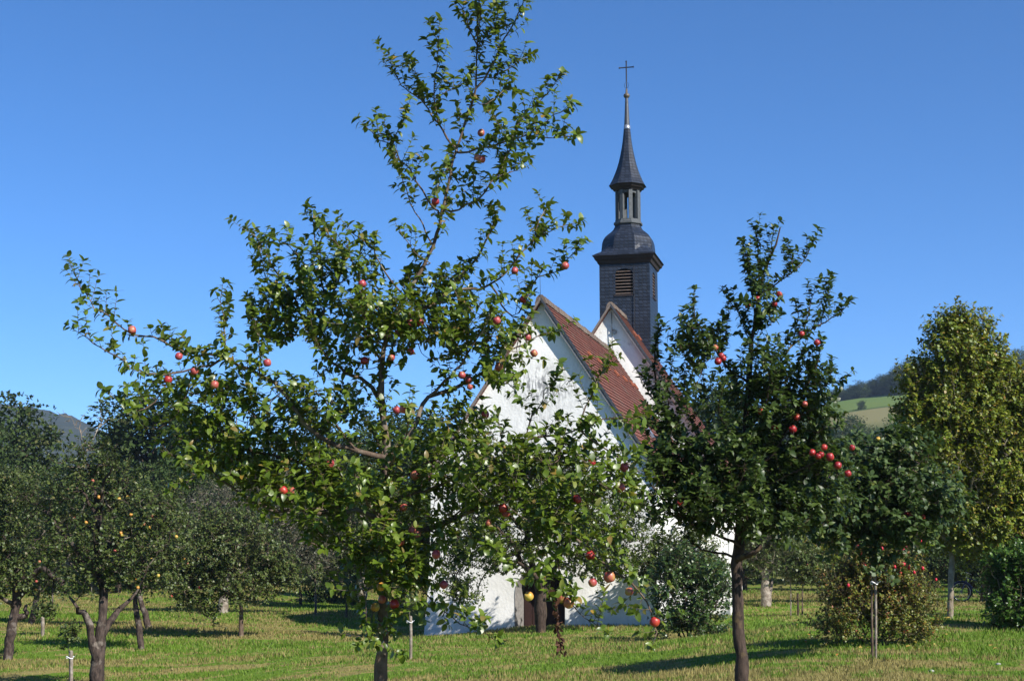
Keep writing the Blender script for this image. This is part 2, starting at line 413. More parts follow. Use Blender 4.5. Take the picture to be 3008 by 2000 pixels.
def blade_mat():
    m, nt, b = mat('grass_blade')
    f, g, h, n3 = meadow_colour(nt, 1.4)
    at_ = N(nt, 'ShaderNodeAttribute', attribute_name='rnd')
    c = mixc(nt, f, g, h); v = ramp(nt, [(0, .7), (1, 1.2)], at_.outputs['Fac'])
    c2 = mixc(nt, 1.0, c, v.outputs[0], 'MULTIPLY')
    nt.links.new(c2, b.inputs['Base Color']); b.inputs['Roughness'].default_value = .6; b.inputs['Specular IOR Level'].default_value = .25
    tr = N(nt, 'ShaderNodeBsdfTranslucent'); nt.links.new(c2, tr.inputs[0])
    mx = N(nt, 'ShaderNodeMixShader'); mx.inputs[0].default_value = .35
    nt.links.new(b.outputs[0], mx.inputs[1]); nt.links.new(tr.outputs[0], mx.inputs[2]); nt.links.new(mx.outputs[0], nt.nodes['Material Output'].inputs[0])
    return m
def build_ground():
    def axis(lim, near, step):
        a = [0.0]; st = step
        while a[-1] < lim:
            if a[-1] > near: st *= 1.14
            a.append(a[-1] + st)
        return np.array(a)
    xp = axis(6000, 26, .5); xs = np.concatenate([-xp[:0:-1], xp])
    yp = axis(9000, 62, .5); yn = axis(3000, 6, 1.0); ys = np.concatenate([-yn[:0:-1], yp])
    X, Y = np.meshgrid(xs, ys)
    Z = ground(X, Y)
    near = np.clip((70 - np.hypot(X, Y)) / 40, 0, 1)
    nz = np.array([mnoise.noise(Vector((x * .6, y * .6, 3.1))) for x, y in zip(X.ravel()[::1], Y.ravel())]).reshape(X.shape)
    Z = Z + nz * .035 * near
    V = np.stack([X, Y, Z], -1).reshape(-1, 3)
    ny, nx = X.shape
    i = np.arange(ny - 1)[:, None] * nx + np.arange(nx - 1)[None]
    F = np.stack([i, i + 1, i + nx + 1, i + nx], -1).reshape(-1, 4)
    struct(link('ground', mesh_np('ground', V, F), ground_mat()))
build_ground()

def build_grass():
    n = 330000
    Y = 13.5 + (76 - 13.5) * rng.random(n) ** 1.7
    X = (rng.random(n) - .5) * (Y * .80 + 1)
    Zg = ground(X, Y)
    keep = np.ones(n, bool)
    X, Y, Zg = X[keep], Y[keep], Zg[keep]
    n = len(X)
    tall = np.array([mnoise.noise(Vector((x * .22, y * .5, 9.))) for x, y in zip(X, Y)])
    h = rng.uniform(.03, .075, n) * (1 + .9 * np.clip(tall, -.5, 1)) * (1 + np.clip((Y - 20) / 60, 0, 1) * .8)
    w = rng.uniform(.006, .014, n) * np.clip(Y / 18, 1, 3)
    a = rng.uniform(0, 6.28, n); lean = rng.uniform(.1, .9, n) * h; la = rng.uniform(0, 6.28, n)
    bx, by = np.cos(a) * w, np.sin(a) * w
    P = np.stack([X, Y, Zg - .02], -1)
    V = np.stack([P + np.stack([bx, by, 0*bx], -1), P - np.stack([bx, by, 0*bx], -1),
                  P + np.stack([np.cos(la)*lean, np.sin(la)*lean, h + .02], -1)], 1).reshape(-1, 3)
    F = np.arange(3 * n).reshape(-1, 3)
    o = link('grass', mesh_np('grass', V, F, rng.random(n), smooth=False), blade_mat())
    o['kind'] = 'stuff'; tag(o, 'short mown green grass with dry straw cuttings on the orchard meadow', 'grass')
build_grass()

# ------------------------------------------------------------------ hills far behind
def hill_mat(name, fields):
    m, nt, b = mat(name)
    pos = world_uv(nt)
    n1 = noise(nt, .045, 6, pos, .7); n2 = noise(nt, .006, 3, pos)
    c = ramp(nt, [(.3, (.020,.028,.022)), (.55, (.036,.042,.030)), (.75, (.058,.050,.034))], n1.outputs[0])
    out = c.outputs[0]
    if fields:
        sep = N(nt, 'ShaderNodeSeparateXYZ'); nt.links.new(pos, sep.inputs[0])
        n3 = noise(nt, .03, 4, pos)
        e = N(nt, 'ShaderNodeMath', operation='MULTIPLY_ADD'); nt.links.new(n3.outputs[0], e.inputs[0]); e.inputs[1].default_value = 8; nt.links.new(sep.outputs[1], e.inputs[2])
        mp = N(nt, 'ShaderNodeMapRange'); mp.inputs[1].default_value = 380; mp.inputs[2].default_value = 540; nt.links.new(e.outputs[0], mp.inputs[0])
        fld = ramp(nt, [(0, (.05,.08,.02)), (.30, (.20,.185,.085)), (.56, (.20,.185,.085)), (.575, (.05,.08,.025)), (.61, (.12,.17,.045)), (.90, (.11,.17,.045)), (.92, (.24,.20,.10)), (1, (.24,.20,.10))], mp.outputs[0])
        out = mixc(nt, .2, fld.outputs[0], c.outputs[0])
    nt.links.new(out, b.inputs['Base Color']); b.inputs['Roughness'].default_value = 1; b.inputs['Specular IOR Level'].default_value = 0
    return m
def hill(name, xs, ys, fn, m):
    X, Y = np.meshgrid(xs, ys); Z = fn(X, Y)
    V = np.stack([X, Y, Z], -1).reshape(-1, 3); ny, nx = X.shape
    i = np.arange(ny - 1)[:, None] * nx + np.arange(nx - 1)[None]
    F = np.stack([i, i + 1, i + nx + 1, i + nx], -1).reshape(-1, 4)
    return struct(link(name, mesh_np(name, V, F), m))
def ridge_z(px_list, D):
    P = np.array([at(x, y, D) for x, y in px_list]); return P[:, 0], P[:, 2]
# wooded hill on the left, its crest as the photo shows it
hx, hz = ridge_z([(-1500,1330),(-600,1215),(-100,1208),(0,1214),(100,1222),(190,1244),(300,1285),(420,1340),(640,1400),(900,1470),(1400,1480),(2000,1500),(2600,1480),(3600,1520)], 1700)
def left_hill(X, Y):
    crest = np.interp(X * 1700 / np.maximum(Y, 900), hx, hz)
    prof = np.clip(1 - ((Y - 1700) / np.where(Y < 1700, 750, 1300)) ** 2, 0, 1)
    n = np.array([mnoise.noise(Vector((x * .05, y * .05, 0.))) + mnoise.noise(Vector((x * .11, y * .11, 5.))) for x, y in zip(X.ravel(), Y.ravel())]).reshape(X.shape)
    return crest * prof + n * 4.5 * np.clip(prof * 3, 0, 1) - 6 * (1 - np.clip(prof * 4, 0, 1))
hill('wooded_hill', np.linspace(-1100, 1000, 240), np.linspace(950, 3000, 90), left_hill, hill_mat('wooded_hill', False))
# the right hill: fields near its top
rx, rz = ridge_z([(1500,1560),(1900,1430),(2100,1310),(2300,1235),(2440,1176),(2560,1158),(2650,1146),(2800,1125),(3000,1100),(3300,1060),(4000,1000)], 520)
def right_hill_z(X, Y):
    crest = np.interp(X * 520 / np.maximum(Y, 200), rx, rz)
    t = np.clip((Y - 110) / 410.0, 0, 1)
    back = np.clip(1 - ((Y - 520) / 700) ** 2, 0, 1)
    return np.where(Y < 520, crest * (t ** 1.35), crest * back) - .6
hill('field_hill', np.linspace(-20, 560, 120), np.linspace(105, 1150, 120), right_hill_z, hill_mat('field_hill', True))
def on_right_hill(x_px, D):
    X = (x_px - 1504) / FPX * D * 1.0
    return np.array([X, D, float(right_hill_z(np.array([[X]]), np.array([[float(D)]]))[0, 0])])

# ------------------------------------------------------------------ church
CH = at(1588, 873, 42.0); CE = None
_r = ray(1795, 1030); CE = CAMP + _r * ((CH[2] - EYE) / _r[2])
AX = (CE - CH); AX[2] = 0; LEN1 = float(np.linalg.norm(AX)); AX /= LEN1
THETA = math.atan2(AX[0], AX[1])
church = thing('church', 'small white plastered church with red tiled roofs and a slender dark slate spire', 'church', (CH[0], CH[1], 0), -THETA)
# local axes: x to the right along the front, y away along the ridge, z up
def lm(name, V, F, m, parent=church, uv=None, smooth=False):
    me = bpy.data.meshes.new(name); me.from_pydata([tuple(v) for v in V], [], [tuple(f) for f in F])
    if uv is not None:
        l = me.uv_layers.new(name='UVMap')
        for p in me.polygons:
            for li in p.loop_indices:
                l.data[li].uv = uv(me.vertices[me.loops[li].vertex_index].co, p)
    if smooth: me.polygons.foreach_set('use_smooth', [True] * len(me.polygons))
    me.update()
    return link(name, me, m, parent)
def boxes(name, bl, m, parent=church, bev=0.0):
    bm = bmesh.new()
    for b in bl:
        (x0, x1), (y0, y1), (z0, z1) = b[:3]
        vs = [bm.verts.new((x, y, z)) for x in (x0, x1) for y in (y0, y1) for z in (z0, z1)]
        for f in ((0,1,3,2),(4,6,7,5),(0,4,5,1),(2,3,7,6),(0,2,6,4),(1,5,7,3)): bm.faces.new([vs[i] for i in f])
    bmesh.ops.recalc_face_normals(bm, faces=bm.faces)
    if bev: bmesh.ops.bevel(bm, geom=bm.edges[:], offset=bev, segments=1, affect='EDGES')
    me = bpy.data.meshes.new(name); bm.to_mesh(me); bm.free()
    return link(name, me, m, parent)

def plaster_mat(name, stain):
    m, nt, b = mat(name)
    tc = N(nt, 'ShaderNodeTexCoord'); o = tc.outputs['Object']
    n1 = noise(nt, 14, 5, o, .6); n2 = noise(nt, 1.1, 4, o, .6); n3 = noise(nt, 5.0, 6, mapping(nt, o, (2.2, 2.2, .8)), .7)
    base = ramp(nt, [(.3, (.68,.67,.63)), (.7, (.81,.80,.77))], n2.outputs[0])
    sep = N(nt, 'ShaderNodeSeparateXYZ'); nt.links.new(o, sep.inputs[0])
    def band(src, c, w):
        s = N(nt, 'ShaderNodeMath', operation='SUBTRACT'); nt.links.new(src, s.inputs[0]); s.inputs[1].default_value = c
        a = N(nt, 'ShaderNodeMath', operation='ABSOLUTE'); nt.links.new(s.outputs[0], a.inputs[0])
        r = N(nt, 'ShaderNodeMapRange'); r.inputs[1].default_value = 0; r.inputs[2].default_value = w; r.inputs[3].default_value = 1; r.inputs[4].default_value = 0
        nt.links.new(a.outputs[0], r.inputs[0]); return r.outputs[0]
    def mul(a, b_):
        q = N(nt, 'ShaderNodeMath', operation='MULTIPLY'); nt.links.new(a, q.inputs[0])
        if hasattr(b_, 'is_linked'): nt.links.new(b_, q.inputs[1])
        else: q.inputs[1].default_value = b_
        return q.outputs[0]
    if stain == 'front':       # algae running down below the small ledge of the gable
        f = mul(band(sep.outputs[0], .05, 1.5), band(sep.outputs[2], 6.55, .75))
        f2 = mul(band(sep.outputs[0], -.1, 1.3), band(sep.outputs[2], 5.6, 1.9))
        nf = ramp(nt, [(.42, 0.0), (.66, 1.0)], n3.outputs[0])
        g1 = N(nt, 'ShaderNodeMath', operation='MULTIPLY_ADD'); nt.links.new(f, g1.inputs[0]); g1.inputs[1].default_value = 2.2; nt.links.new(mul(f2, .7), g1.inputs[2])
        s = mul(nf.outputs[0], g1.outputs[0])
        c = mixc(nt, s, base.outputs[0], (.25,.25,.25))
    else:
        nf = ramp(nt, [(.54, 0.0), (.70, .75)], n3.outputs[0])
        n4 = ramp(nt, [(.45, 0.0), (.6, 1.0)], noise(nt, .7, 2, o).outputs[0])
        c = mixc(nt, mul(nf.outputs[0], n4.outputs[0]), base.outputs[0], (.30,.25,.23))
    foot = ramp(nt, [(0, 1.0), (1, 0.0)], None)
    mp = N(nt, 'ShaderNodeMapRange'); mp.inputs[1].default_value = -1.0; mp.inputs[2].default_value = .9; nt.links.new(sep.outputs[2], mp.inputs[0]); nt.links.new(mp.outputs[0], foot.inputs[0])
    c = mixc(nt, mul(mul(foot.outputs[0], ramp(nt, [(.4, 0.0), (.7, 1.0)], n3.outputs[0]).outputs[0]), .5), c, (.38,.37,.33))
    nt.links.new(c, b.inputs['Base Color']); b.inputs['Roughness'].default_value = .95; b.inputs['Specular IOR Level'].default_value = .15
    bump(nt, b, n1.outputs[0], .35, .03); return m
def tile_uv_mat(name, sx, sy, c1, c2, mortar, msize, moss=None, rough=.85, shear=0.0, spec=.25, bdist=.02, offs=.5):
    m, nt, b = mat(name)
    u = N(nt, 'ShaderNodeUVMap', uv_map='UVMap')
    v = u.outputs[0]
    if shear:
        sp_ = N(nt, 'ShaderNodeSeparateXYZ'); nt.links.new(v, sp_.inputs[0])
        ma = N(nt, 'ShaderNodeMath', operation='MULTIPLY_ADD'); nt.links.new(sp_.outputs[1], ma.inputs[0]); ma.inputs[1].default_value = shear; nt.links.new(sp_.outputs[0], ma.inputs[2])
        cb = N(nt, 'ShaderNodeCombineXYZ'); nt.links.new(ma.outputs[0], cb.inputs[0]); nt.links.new(sp_.outputs[1], cb.inputs[1]); v = cb.outputs[0]
    wob = noise(nt, 3.0, 2, v)
    vm = N(nt, 'ShaderNodeVectorMath', operation='MULTIPLY_ADD'); nt.links.new(wob.outputs[1], vm.inputs[0]); vm.inputs[1].default_value = (.05, .05, 0); nt.links.new(v, vm.inputs[2])
    br = N(nt, 'ShaderNodeTexBrick'); nt.links.new(vm.outputs[0], br.inputs[0])
    br.inputs['Scale'].default_value = 1.0; br.inputs['Brick Width'].default_value = sx; br.inputs['Row Height'].default_value = sy
    br.inputs['Mortar Size'].default_value = msize; br.inputs['Mortar Smooth'].default_value = .3; br.offset = offs; br.squash = 1
    br.inputs['Color1'].default_value = (0,0,0,1); br.inputs['Color2'].default_value = (1,1,1,1); br.inputs['Mortar'].default_value = (.5,.5,.5,1)
    cr = ramp(nt, [(0, c1), (1, c2)], br.outputs[0])
    n1 = noise(nt, 1.3, 5, u.outputs[0], .65)
    c = cr.outputs[0]
    if moss:
        f = ramp(nt, [(.52, 0.0), (.68, .8)], n1.outputs[0]); c = mixc(nt, f.outputs[0], c, moss)
    n2 = noise(nt, 18, 4, u.outputs[0], .6)
    c = mixc(nt, ramp(nt, [(.3, .35), (.7, 0.0)], n2.outputs[0]).outputs[0], c, tuple(x * .55 for x in c1))
    c = mixc(nt, br.outputs['Fac'], c, mortar)
    nt.links.new(c, b.inputs['Base Color']); b.inputs['Roughness'].default_value = rough; b.inputs['Specular IOR Level'].default_value = spec
    inv = N(nt, 'ShaderNodeMath', operation='SUBTRACT'); inv.inputs[0].default_value = 1; nt.links.new(br.outputs['Fac'], inv.inputs[1])
    ad = N(nt, 'ShaderNodeMath', operation='MULTIPLY_ADD'); nt.links.new(br.outputs[0], ad.inputs[0]); ad.inputs[1].default_value = .5; nt.links.new(inv.outputs[0], ad.inputs[2])
    bump(nt, b, ad.outputs[0], .8, bdist)
    return m
M['plaster_front'] = plaster_mat('white_plaster_front', 'front')
M['plaster_back'] = plaster_mat('white_plaster_stained', 'back')
M['roof_tile'] = tile_uv_mat('red_clay_tile', .22, .30, (.122,.043,.031), (.195,.074,.053), (.05,.022,.018), .010, (.15,.11,.085))
M['ridge_tile'] = tile_uv_mat('mossy_ridge_tile', .38, 1.0, (.13,.095,.075), (.20,.155,.125), (.05,.04,.03), .02, (.22,.20,.17))
M['slate'] = tile_uv_mat('slate_shingle', .17, .14, (.015,.021,.034), (.032,.042,.066), (.005,.006,.010), .014, None, .42, .62, .28, .035)
def plain(name, col, rough=.7, metal=0.0, var=.25, scale=12, spec=.3):
    m, nt, b = mat(name)
    tc = N(nt, 'ShaderNodeTexCoord'); n1 = noise(nt, scale, 4, tc.outputs['Object'])
    c = ramp(nt, [(.3, tuple(x * (1 - var) for x in col)), (.7, tuple(min(1, x * (1 + var)) for x in col))], n1.outputs[0])
    nt.links.new(c.outputs[0], b.inputs['Base Color']); b.inputs['Roughness'].default_value = rough; b.inputs['Metallic'].default_value = metal; b.inputs['Specular IOR Level'].default_value = spec
    return m
M['batten'] = plain('pale_batten_wood', (.30,.265,.25), .8); M['vent_tile'] = plain('new_red_tile', (.27,.085,.045), .8)
M['barge'] = plain('weathered_barge_wood', (.17,.14,.125), .8); M['barge_dark'] = plain('dark_barge_metal', (.045,.05,.06), .5)
M['cornice'] = plain('dark_brown_wood', (.028,.020,.020), .7); M['lead'] = plain('grey_lead', (.07,.075,.085), .45, .2)
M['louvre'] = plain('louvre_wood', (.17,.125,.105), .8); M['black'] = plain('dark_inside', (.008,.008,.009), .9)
M['iron'] = plain('black_iron', (.02,.02,.025), .5); M['tower_wood'] = plain('weathered_grey_wood', (.075,.082,.088), .65)
M['door'] = plain('dark_red_door_wood', (.035,.016,.013), .7); M['jamb'] = plain('grey_door_stone', (.17,.16,.15), .9)
M['ball'] = plain('dull_brass_ball', (.12,.10,.075), .5, .3); M['zinc'] = plain('bright_zinc', (.30,.32,.35), .35, .6)

zR1 = float(CH[2]); SL = 1.5; HW1 = 3.42
z2 = 11.0; HW2 = 4.25; V2 = LEN1
def front_wall():
    zb, off = -1.6, .22
    U0, U1 = -HW1, HW1 - .12
    dl, dr, spring, dc = -.84, .66, .48, -.09
    out = [(-3.66, zb), (dl, zb), (dl, spring)]
    for k in range(1, 12):
        a = math.pi * (1 - k / 12); out.append((dc + .75 * math.cos(a), spring + .75 * math.sin(a)))
    out += [(dr, spring), (dr, zb), (U1 + .05, zb), (U1, zR1 - .08 - SL * U1), (0, zR1 - .08), (U0, zR1 - .08 + SL * U0), (U0 - .03, 1.3)]
    bm = bmesh.new(); vs = [bm.verts.new((u, off, z)) for u, z in out]
    bm.faces.new(vs)
    for k in range(-13, 14):
        g = bm.verts[:] + bm.edges[:] + bm.faces[:]; bmesh.ops.bisect_plane(bm, geom=g, plane_co=(k * .27, 0, 0), plane_no=(1, 0, 0))
    for k in range(-6, 40):
        g = bm.verts[:] + bm.edges[:] + bm.faces[:]; bmesh.ops.bisect_plane(bm, geom=g, plane_co=(0, 0, k * .25), plane_no=(0, 0, 1))
    for v in bm.verts:
        n = mnoise.noise(Vector((v.co.x * .55, 1.7, v.co.z * .55))) * .035 + mnoise.noise(Vector((v.co.x * 1.8, 4.7, v.co.z * 1.8))) * .010
        led = .045 / (1 + math.exp((v.co.z - 6.75 + .25 * mnoise.noise(Vector((v.co.x * .9, 0, 0)))) * 9))     # the wall is thicker below a soft ledge
        v.co.y += n - led - max(0, (.6 - v.co.z)) * .03
    # door reveal: walls going back
    rv = [(dl, zb), (dl, spring)] + [(dc + .75 * math.cos(math.pi * (1 - k / 12)), spring + .75 * math.sin(math.pi * (1 - k / 12))) for k in range(1, 12)] + [(dr, spring), (dr, zb)]
    me = bpy.data.meshes.new('front_wall'); bmesh.ops.recalc_face_normals(bm, faces=bm.faces)
    bm.to_mesh(me); bm.free(); me.polygons.foreach_set('use_smooth', [True] * len(me.polygons))
    w = link('gable_wall', me, M['plaster_front'], church)
    V = []; F = []
    for u, z in rv: V += [(u, off - .06, z), (u + (.16 if u < dc else -.16) * (1 if z <= spring + .01 else abs(u - dc) / .75), off + .55, z - (0 if z <= spring + .01 else .16 * (z - spring) / .75))]
    for k in range(len(rv) - 1): F.append((2*k, 2*k+1, 2*k+3, 2*k+2))
    dw = lm('doorway', V, F, M['jamb'])
    # a double door of dark boards
    zt = spring + .55
    dv = [(dl + .14, zb), (dl + .14, spring)] + [(dc + .60 * math.cos(math.pi * (1 - k / 10)), spring + .60 * math.sin(math.pi * (1 - k / 10))) for k in range(1, 10)] + [(dr - .14, spring), (dr - .14, zb)]
    n = len(dv)
    d = lm('door', [(u, off + .50, z) for u, z in dv] + [(u, off + .60, z) for u, z in dv], [tuple(range(n)), tuple(range(2*n - 1, n - 1, -1))] + [(k, k + n, (k+1) % n + n, (k+1) % n) for k in range(n)], M['door'], dw)
    boxes('board', [((dl + .16 + .24 * k, dl + .16 + .24 * k + .225), (off + .465, off + .499), (zb, spring + (.25 if k in (0, 4) else .42)) ) for k in range(5)], M['door'], d, .006)
    # side walls
    x = HW1
    for nm, sx in (('side_wall', -1), ('side_wall', 1)):
        xx = sx * (HW1 if sx < 0 else HW1 - .12)
        lm(nm, [(xx, off - .02, -1.6), (xx, V2 + .2, -1.6), (xx, V2 + .2, zR1 - .08 - SL * abs(xx)), (xx, off - .02, zR1 - .08 - SL * abs(xx))], [(0, 1, 2, 3)], M['plaster_front'])
front_wall()

def roof(name, zr, hw, y0, y1, eave_u, course=.175):
    """both slopes of a gable roof, laid in real overlapping courses of tile"""
    V = []; F = []; UV = {}
    sl = math.hypot(1, SL); L = eave_u * sl; n = int(L / course)
    for sx in (-1, 1):
        for k in range(n):
            s0, s1 = k * L / n, (k + 1) * L / n + .03
            for (s, lift) in ((s0, .0), (s1, .03)):
                u = s / sl; z = zr - SL * u
                for y in (y0, y1):
                    # lift along the slope's normal
                    V.append((sx * (u + lift * SL / sl), y, z + lift / sl)); UV[len(V) - 1] = (y, s)
            b = len(V) - 4
            F.append((b, b + 1, b + 3, b + 2) if sx < 0 else (b, b + 2, b + 3, b + 1))
            u = s1 / sl; z = zr - SL * u
            for y in (y0, y1): V.append((sx * u, y, z)); UV[len(V) - 1] = (y, s1)
            F.append((b + 2, b + 3, b + 5, b + 4) if sx < 0 else (b + 2, b + 4, b + 5, b + 3))
        b = len(V)     # boards under the tiles
        for u in (0, eave_u):
            for y in (y0 + .02, y1): V.append((sx * u, y, zr - SL * u - .10)); UV[len(V) - 1] = (y, u)
        F.append((b, b + 2, b + 3, b + 1))
    me = bpy.data.meshes.new(name); me.from_pydata(V, [], F); l = me.uv_layers.new(name='UVMap')
    vi = np.zeros(len(me.loops), np.int32); me.loops.foreach_get('vertex_index', vi)
    l.data.foreach_set('uv', np.array([UV[i] for i in vi], np.float32).ravel())
    me.update()
    return link(name, me, M['roof_tile'], church)
def ridge(parent, zr, y0, y1):
    V = []; F = []; UV = []
    n = int((y1 - y0) / .38)
    prof = [(-.17, -.19), (-.12, -.02), (-.05, .055), (.05, .055), (.12, -.02), (.17, -.19)]
    for k in range(n):
        a = y0 + (y1 - y0) * k / n; e = y0 + (y1 - y0) * (k + 1) / n + .03
        b = len(V); j = rng.normal(0, .008)
        for y, g in ((a, 1.08), (e, .95)):
            for u, z in prof: V.append((u * g, y, zr + .02 + z * g + j)); UV.append((y, u))
        for i in range(5): F.append((b+i, b+i+1, b+i+7, b+i+6))
        F.append(tuple(range(b + 5, b - 1, -1)))
    o = lm('ridge_tile', V, F, M['ridge_tile'], parent, uv=lambda co, p: (co.y, co.x + .5))
    return o
def barge(parent, zr, eave_u, y, dark):
    for sx in (-1, 1):
        V = []; th = .085
        for u in (0, eave_u + .02):
            z = zr - SL * u
            V += [(sx * u, y - .035, z + .03), (sx * u, y + .02, z + .03), (sx * u, y - .035, z + .03 - th * 1.45), (sx * u, y + .02, z + .03 - th * 1.45)]
        F = [(0,2,6,4), (1,5,7,3), (0,4,5,1), (2,3,7,6), (4,6,7,5)]
        lm('barge_board', V, F, M['barge_dark'] if (dark and sx > 0) else M['barge'], parent)
        if sx > 0:      # thin pale batten seen below the dark verge
            V = []
            for u in (0.12, eave_u):
                z = zr - SL * u - .13
                V += [(sx * u, y - .01, z), (sx * u, y + .12, z), (sx * u, y - .01, z - .09), (sx * u, y + .12, z - .09)]
            lm('batten', V, F, M['batten'], parent)
r1 = roof('front_roof', zR1, HW1, 0.0, V2, HW1 + .12)
ridge(r1, zR1, 0.0, V2); barge(r1, zR1, HW1 + .12, 0.0, True)
# raised snow tiles in a row, roof hatch and clips
def on_roof(zr, u, y, lift): return (u + lift * SL / math.hypot(1, SL), y, zr - SL * u + lift / math.hypot(1, SL))
def roof_block(name, zr, u, y, lu, ly, h, m, parent):
    V = []
    for l in (.03, h):
        for uu, yy in ((u, y), (u + lu, y), (u + lu, y + ly), (u, y + ly)): V.append(on_roof(zr, uu, yy, l if uu == u else max(.03, l)))
    F = [(3,2,1,0), (4,5,6,7), (0,1,5,4), (1,2,6,5), (2,3,7,6), (3,0,4,7)]
    return lm(name, V, F, m, parent)
for y in (2.3, 3.9, 5.35, 7.0, 8.7, 10.2, 11.1):
    roof_block('vent_tile', zR1, .92, y, .14, .22, .085, M['vent_tile'], r1)
hatch = roof_block('roof_hatch', zR1, 2.35, 4.2, .28, .42, .10, M['zinc'], r1)
# second, taller volume with its gable above the front roof
def rear_wall():
    V = [(-HW2, V2 + .2, -1.8), (HW2, V2 + .2, -1.8), (HW2, V2 + .2, z2 - .08 - SL * HW2), (0, V2 + .2, z2 - .08), (-HW2, V2 + .2, z2 - .08 - SL * HW2)]
    E_ = 17.0
    bm = bmesh.new(); bm.faces.new([bm.verts.new(v) for v in V])
    for k in range(-14, 15):
        g = bm.verts[:] + bm.edges[:] + bm.faces[:]; bmesh.ops.bisect_plane(bm, geom=g, plane_co=(k * .33, 0, 0), plane_no=(1, 0, 0))
    for k in range(-5, 36):
        g = bm.verts[:] + bm.edges[:] + bm.faces[:]; bmesh.ops.bisect_plane(bm, geom=g, plane_co=(0, 0, k * .33), plane_no=(0, 0, 1))
    for v in bm.verts: v.co.y += mnoise.noise(Vector((v.co.x * .7, 8.7, v.co.z * .7))) * .03
    me = bpy.data.meshes.new('rear_gable_wall'); bmesh.ops.recalc_face_normals(bm, faces=bm.faces); bm.to_mesh(me); bm.free()
    me.polygons.foreach_set('use_smooth', [True] * len(me.polygons))
    link('gable_wall', me, M['plaster_back'], church)
    zt = z2 - .08 - SL * HW2
    for x in (-HW2, HW2):
        lm('side_wall', [(x, V2 + .17, -1.8), (x, E_, -1.8), (x, E_, zt), (x, V2 + .17, zt)], [(0, 1, 2, 3)], M['plaster_back'])
    lm('end_wall', [(-HW2, E_, -1.8), (HW2, E_, -1.8), (HW2, E_, zt), (0, E_, z2 - .08), (-HW2, E_, zt)], [(0, 4, 3, 2, 1)], M['plaster_back'])
rear_wall()
r2 = roof('rear_roof', z2, HW2, V2 - .02, 17.15, HW2 + .15)
ridge(r2, z2, V2 - .02, 17.15); barge(r2, z2, HW2 + .15, V2 - .02, True)
for y in (12.9, 14.0): roof_block('vent_tile', z2, .62, y, .14, .22, .085, M['vent_tile'], r2)
# small round hole with its dark rim, and the lightning conductor that runs down from it
W_ = Wood(); W_.tube([(.10, V2 + .21, z2 - 1.05), (.10, V2 + .12, z2 - 1.05)], [.09, .09], 10); W_.build('vent_hole', M['black'], church)
W_ = Wood(); W_.tube([(0, -.02, zR1 + .05), (-.02, -.02, zR1 + .9)], [.008, .005], 5)
W_.build('lightning_conductor', M['iron'], church); W_ = Wood()
W_.tube([(.02, V2 + .10, z2 - .3), (.03, V2 + .10, z2 - 1.7), (.02, V2 + .09, zR1 + .1)], [.014, .014, .014], 5)
W_.build('lightning_conductor', M['iron'], church); W_ = Wood()
W_.tube([(.45, 14.66, 13.0), (.45, 14.66, 10.4)], [.012, .012], 5)
W_.build('lightning_conductor', M['iron'], church)

# tower
TU, TH, TV0, TV1 = .06, 1.02, V2 + 2.88, V2 + 5.0
TVC = (TV0 + TV1) / 2 ; TD = (TV1 - TV0) / 2
ZT = 13.14
def slate_mesh(name, rings, k, parent, cap=True, m=None, phase=0.0):
    """rings: (z, half-width, half-depth, roundness 0..1) lofted with k sides; UV metres along/up each face"""
    V = []; F = []; UVf = []
    for z, hw, hd, *_ in rings:
        for i in range(k):
            a = 2 * math.pi * (i + phase) / k
            V.append((TU + hw * math.cos(a), TVC + hd * math.sin(a), z))
    s = 0.0; acc = [0.0]
    for j in range(1, len(rings)):
        s += math.hypot(rings[j][0] - rings[j-1][0], rings[j][1] - rings[j-1][1]); acc.append(s)
    me = bpy.data.meshes.new(name)
    for j in range(len(rings) - 1):
        for i in range(k): F.append((j*k+i, j*k+(i+1) % k, (j+1)*k+(i+1) % k, (j+1)*k+i))
    me.from_pydata(V, [], F); l = me.uv_layers.new(name='UVMap')
    wmax = max(r[1] for r in rings) * 2 * math.sin(math.pi / k)
    for j in range(len(rings) - 1):
        for i in range(k):
            p = me.polygons[j * k + i]
            w0 = rings[j][1] * math.sin(math.pi / k); w1 = rings[j+1][1] * math.sin(math.pi / k); c = i * 1.37
            for li, uvv in zip(p.loop_indices, ((c - w0, acc[j]), (c + w0, acc[j]), (c + w1, acc[j+1]), (c - w1, acc[j+1]))): l.data[li].uv = uvv
    me.update()
    return link(name, me, m or M['slate'], parent)
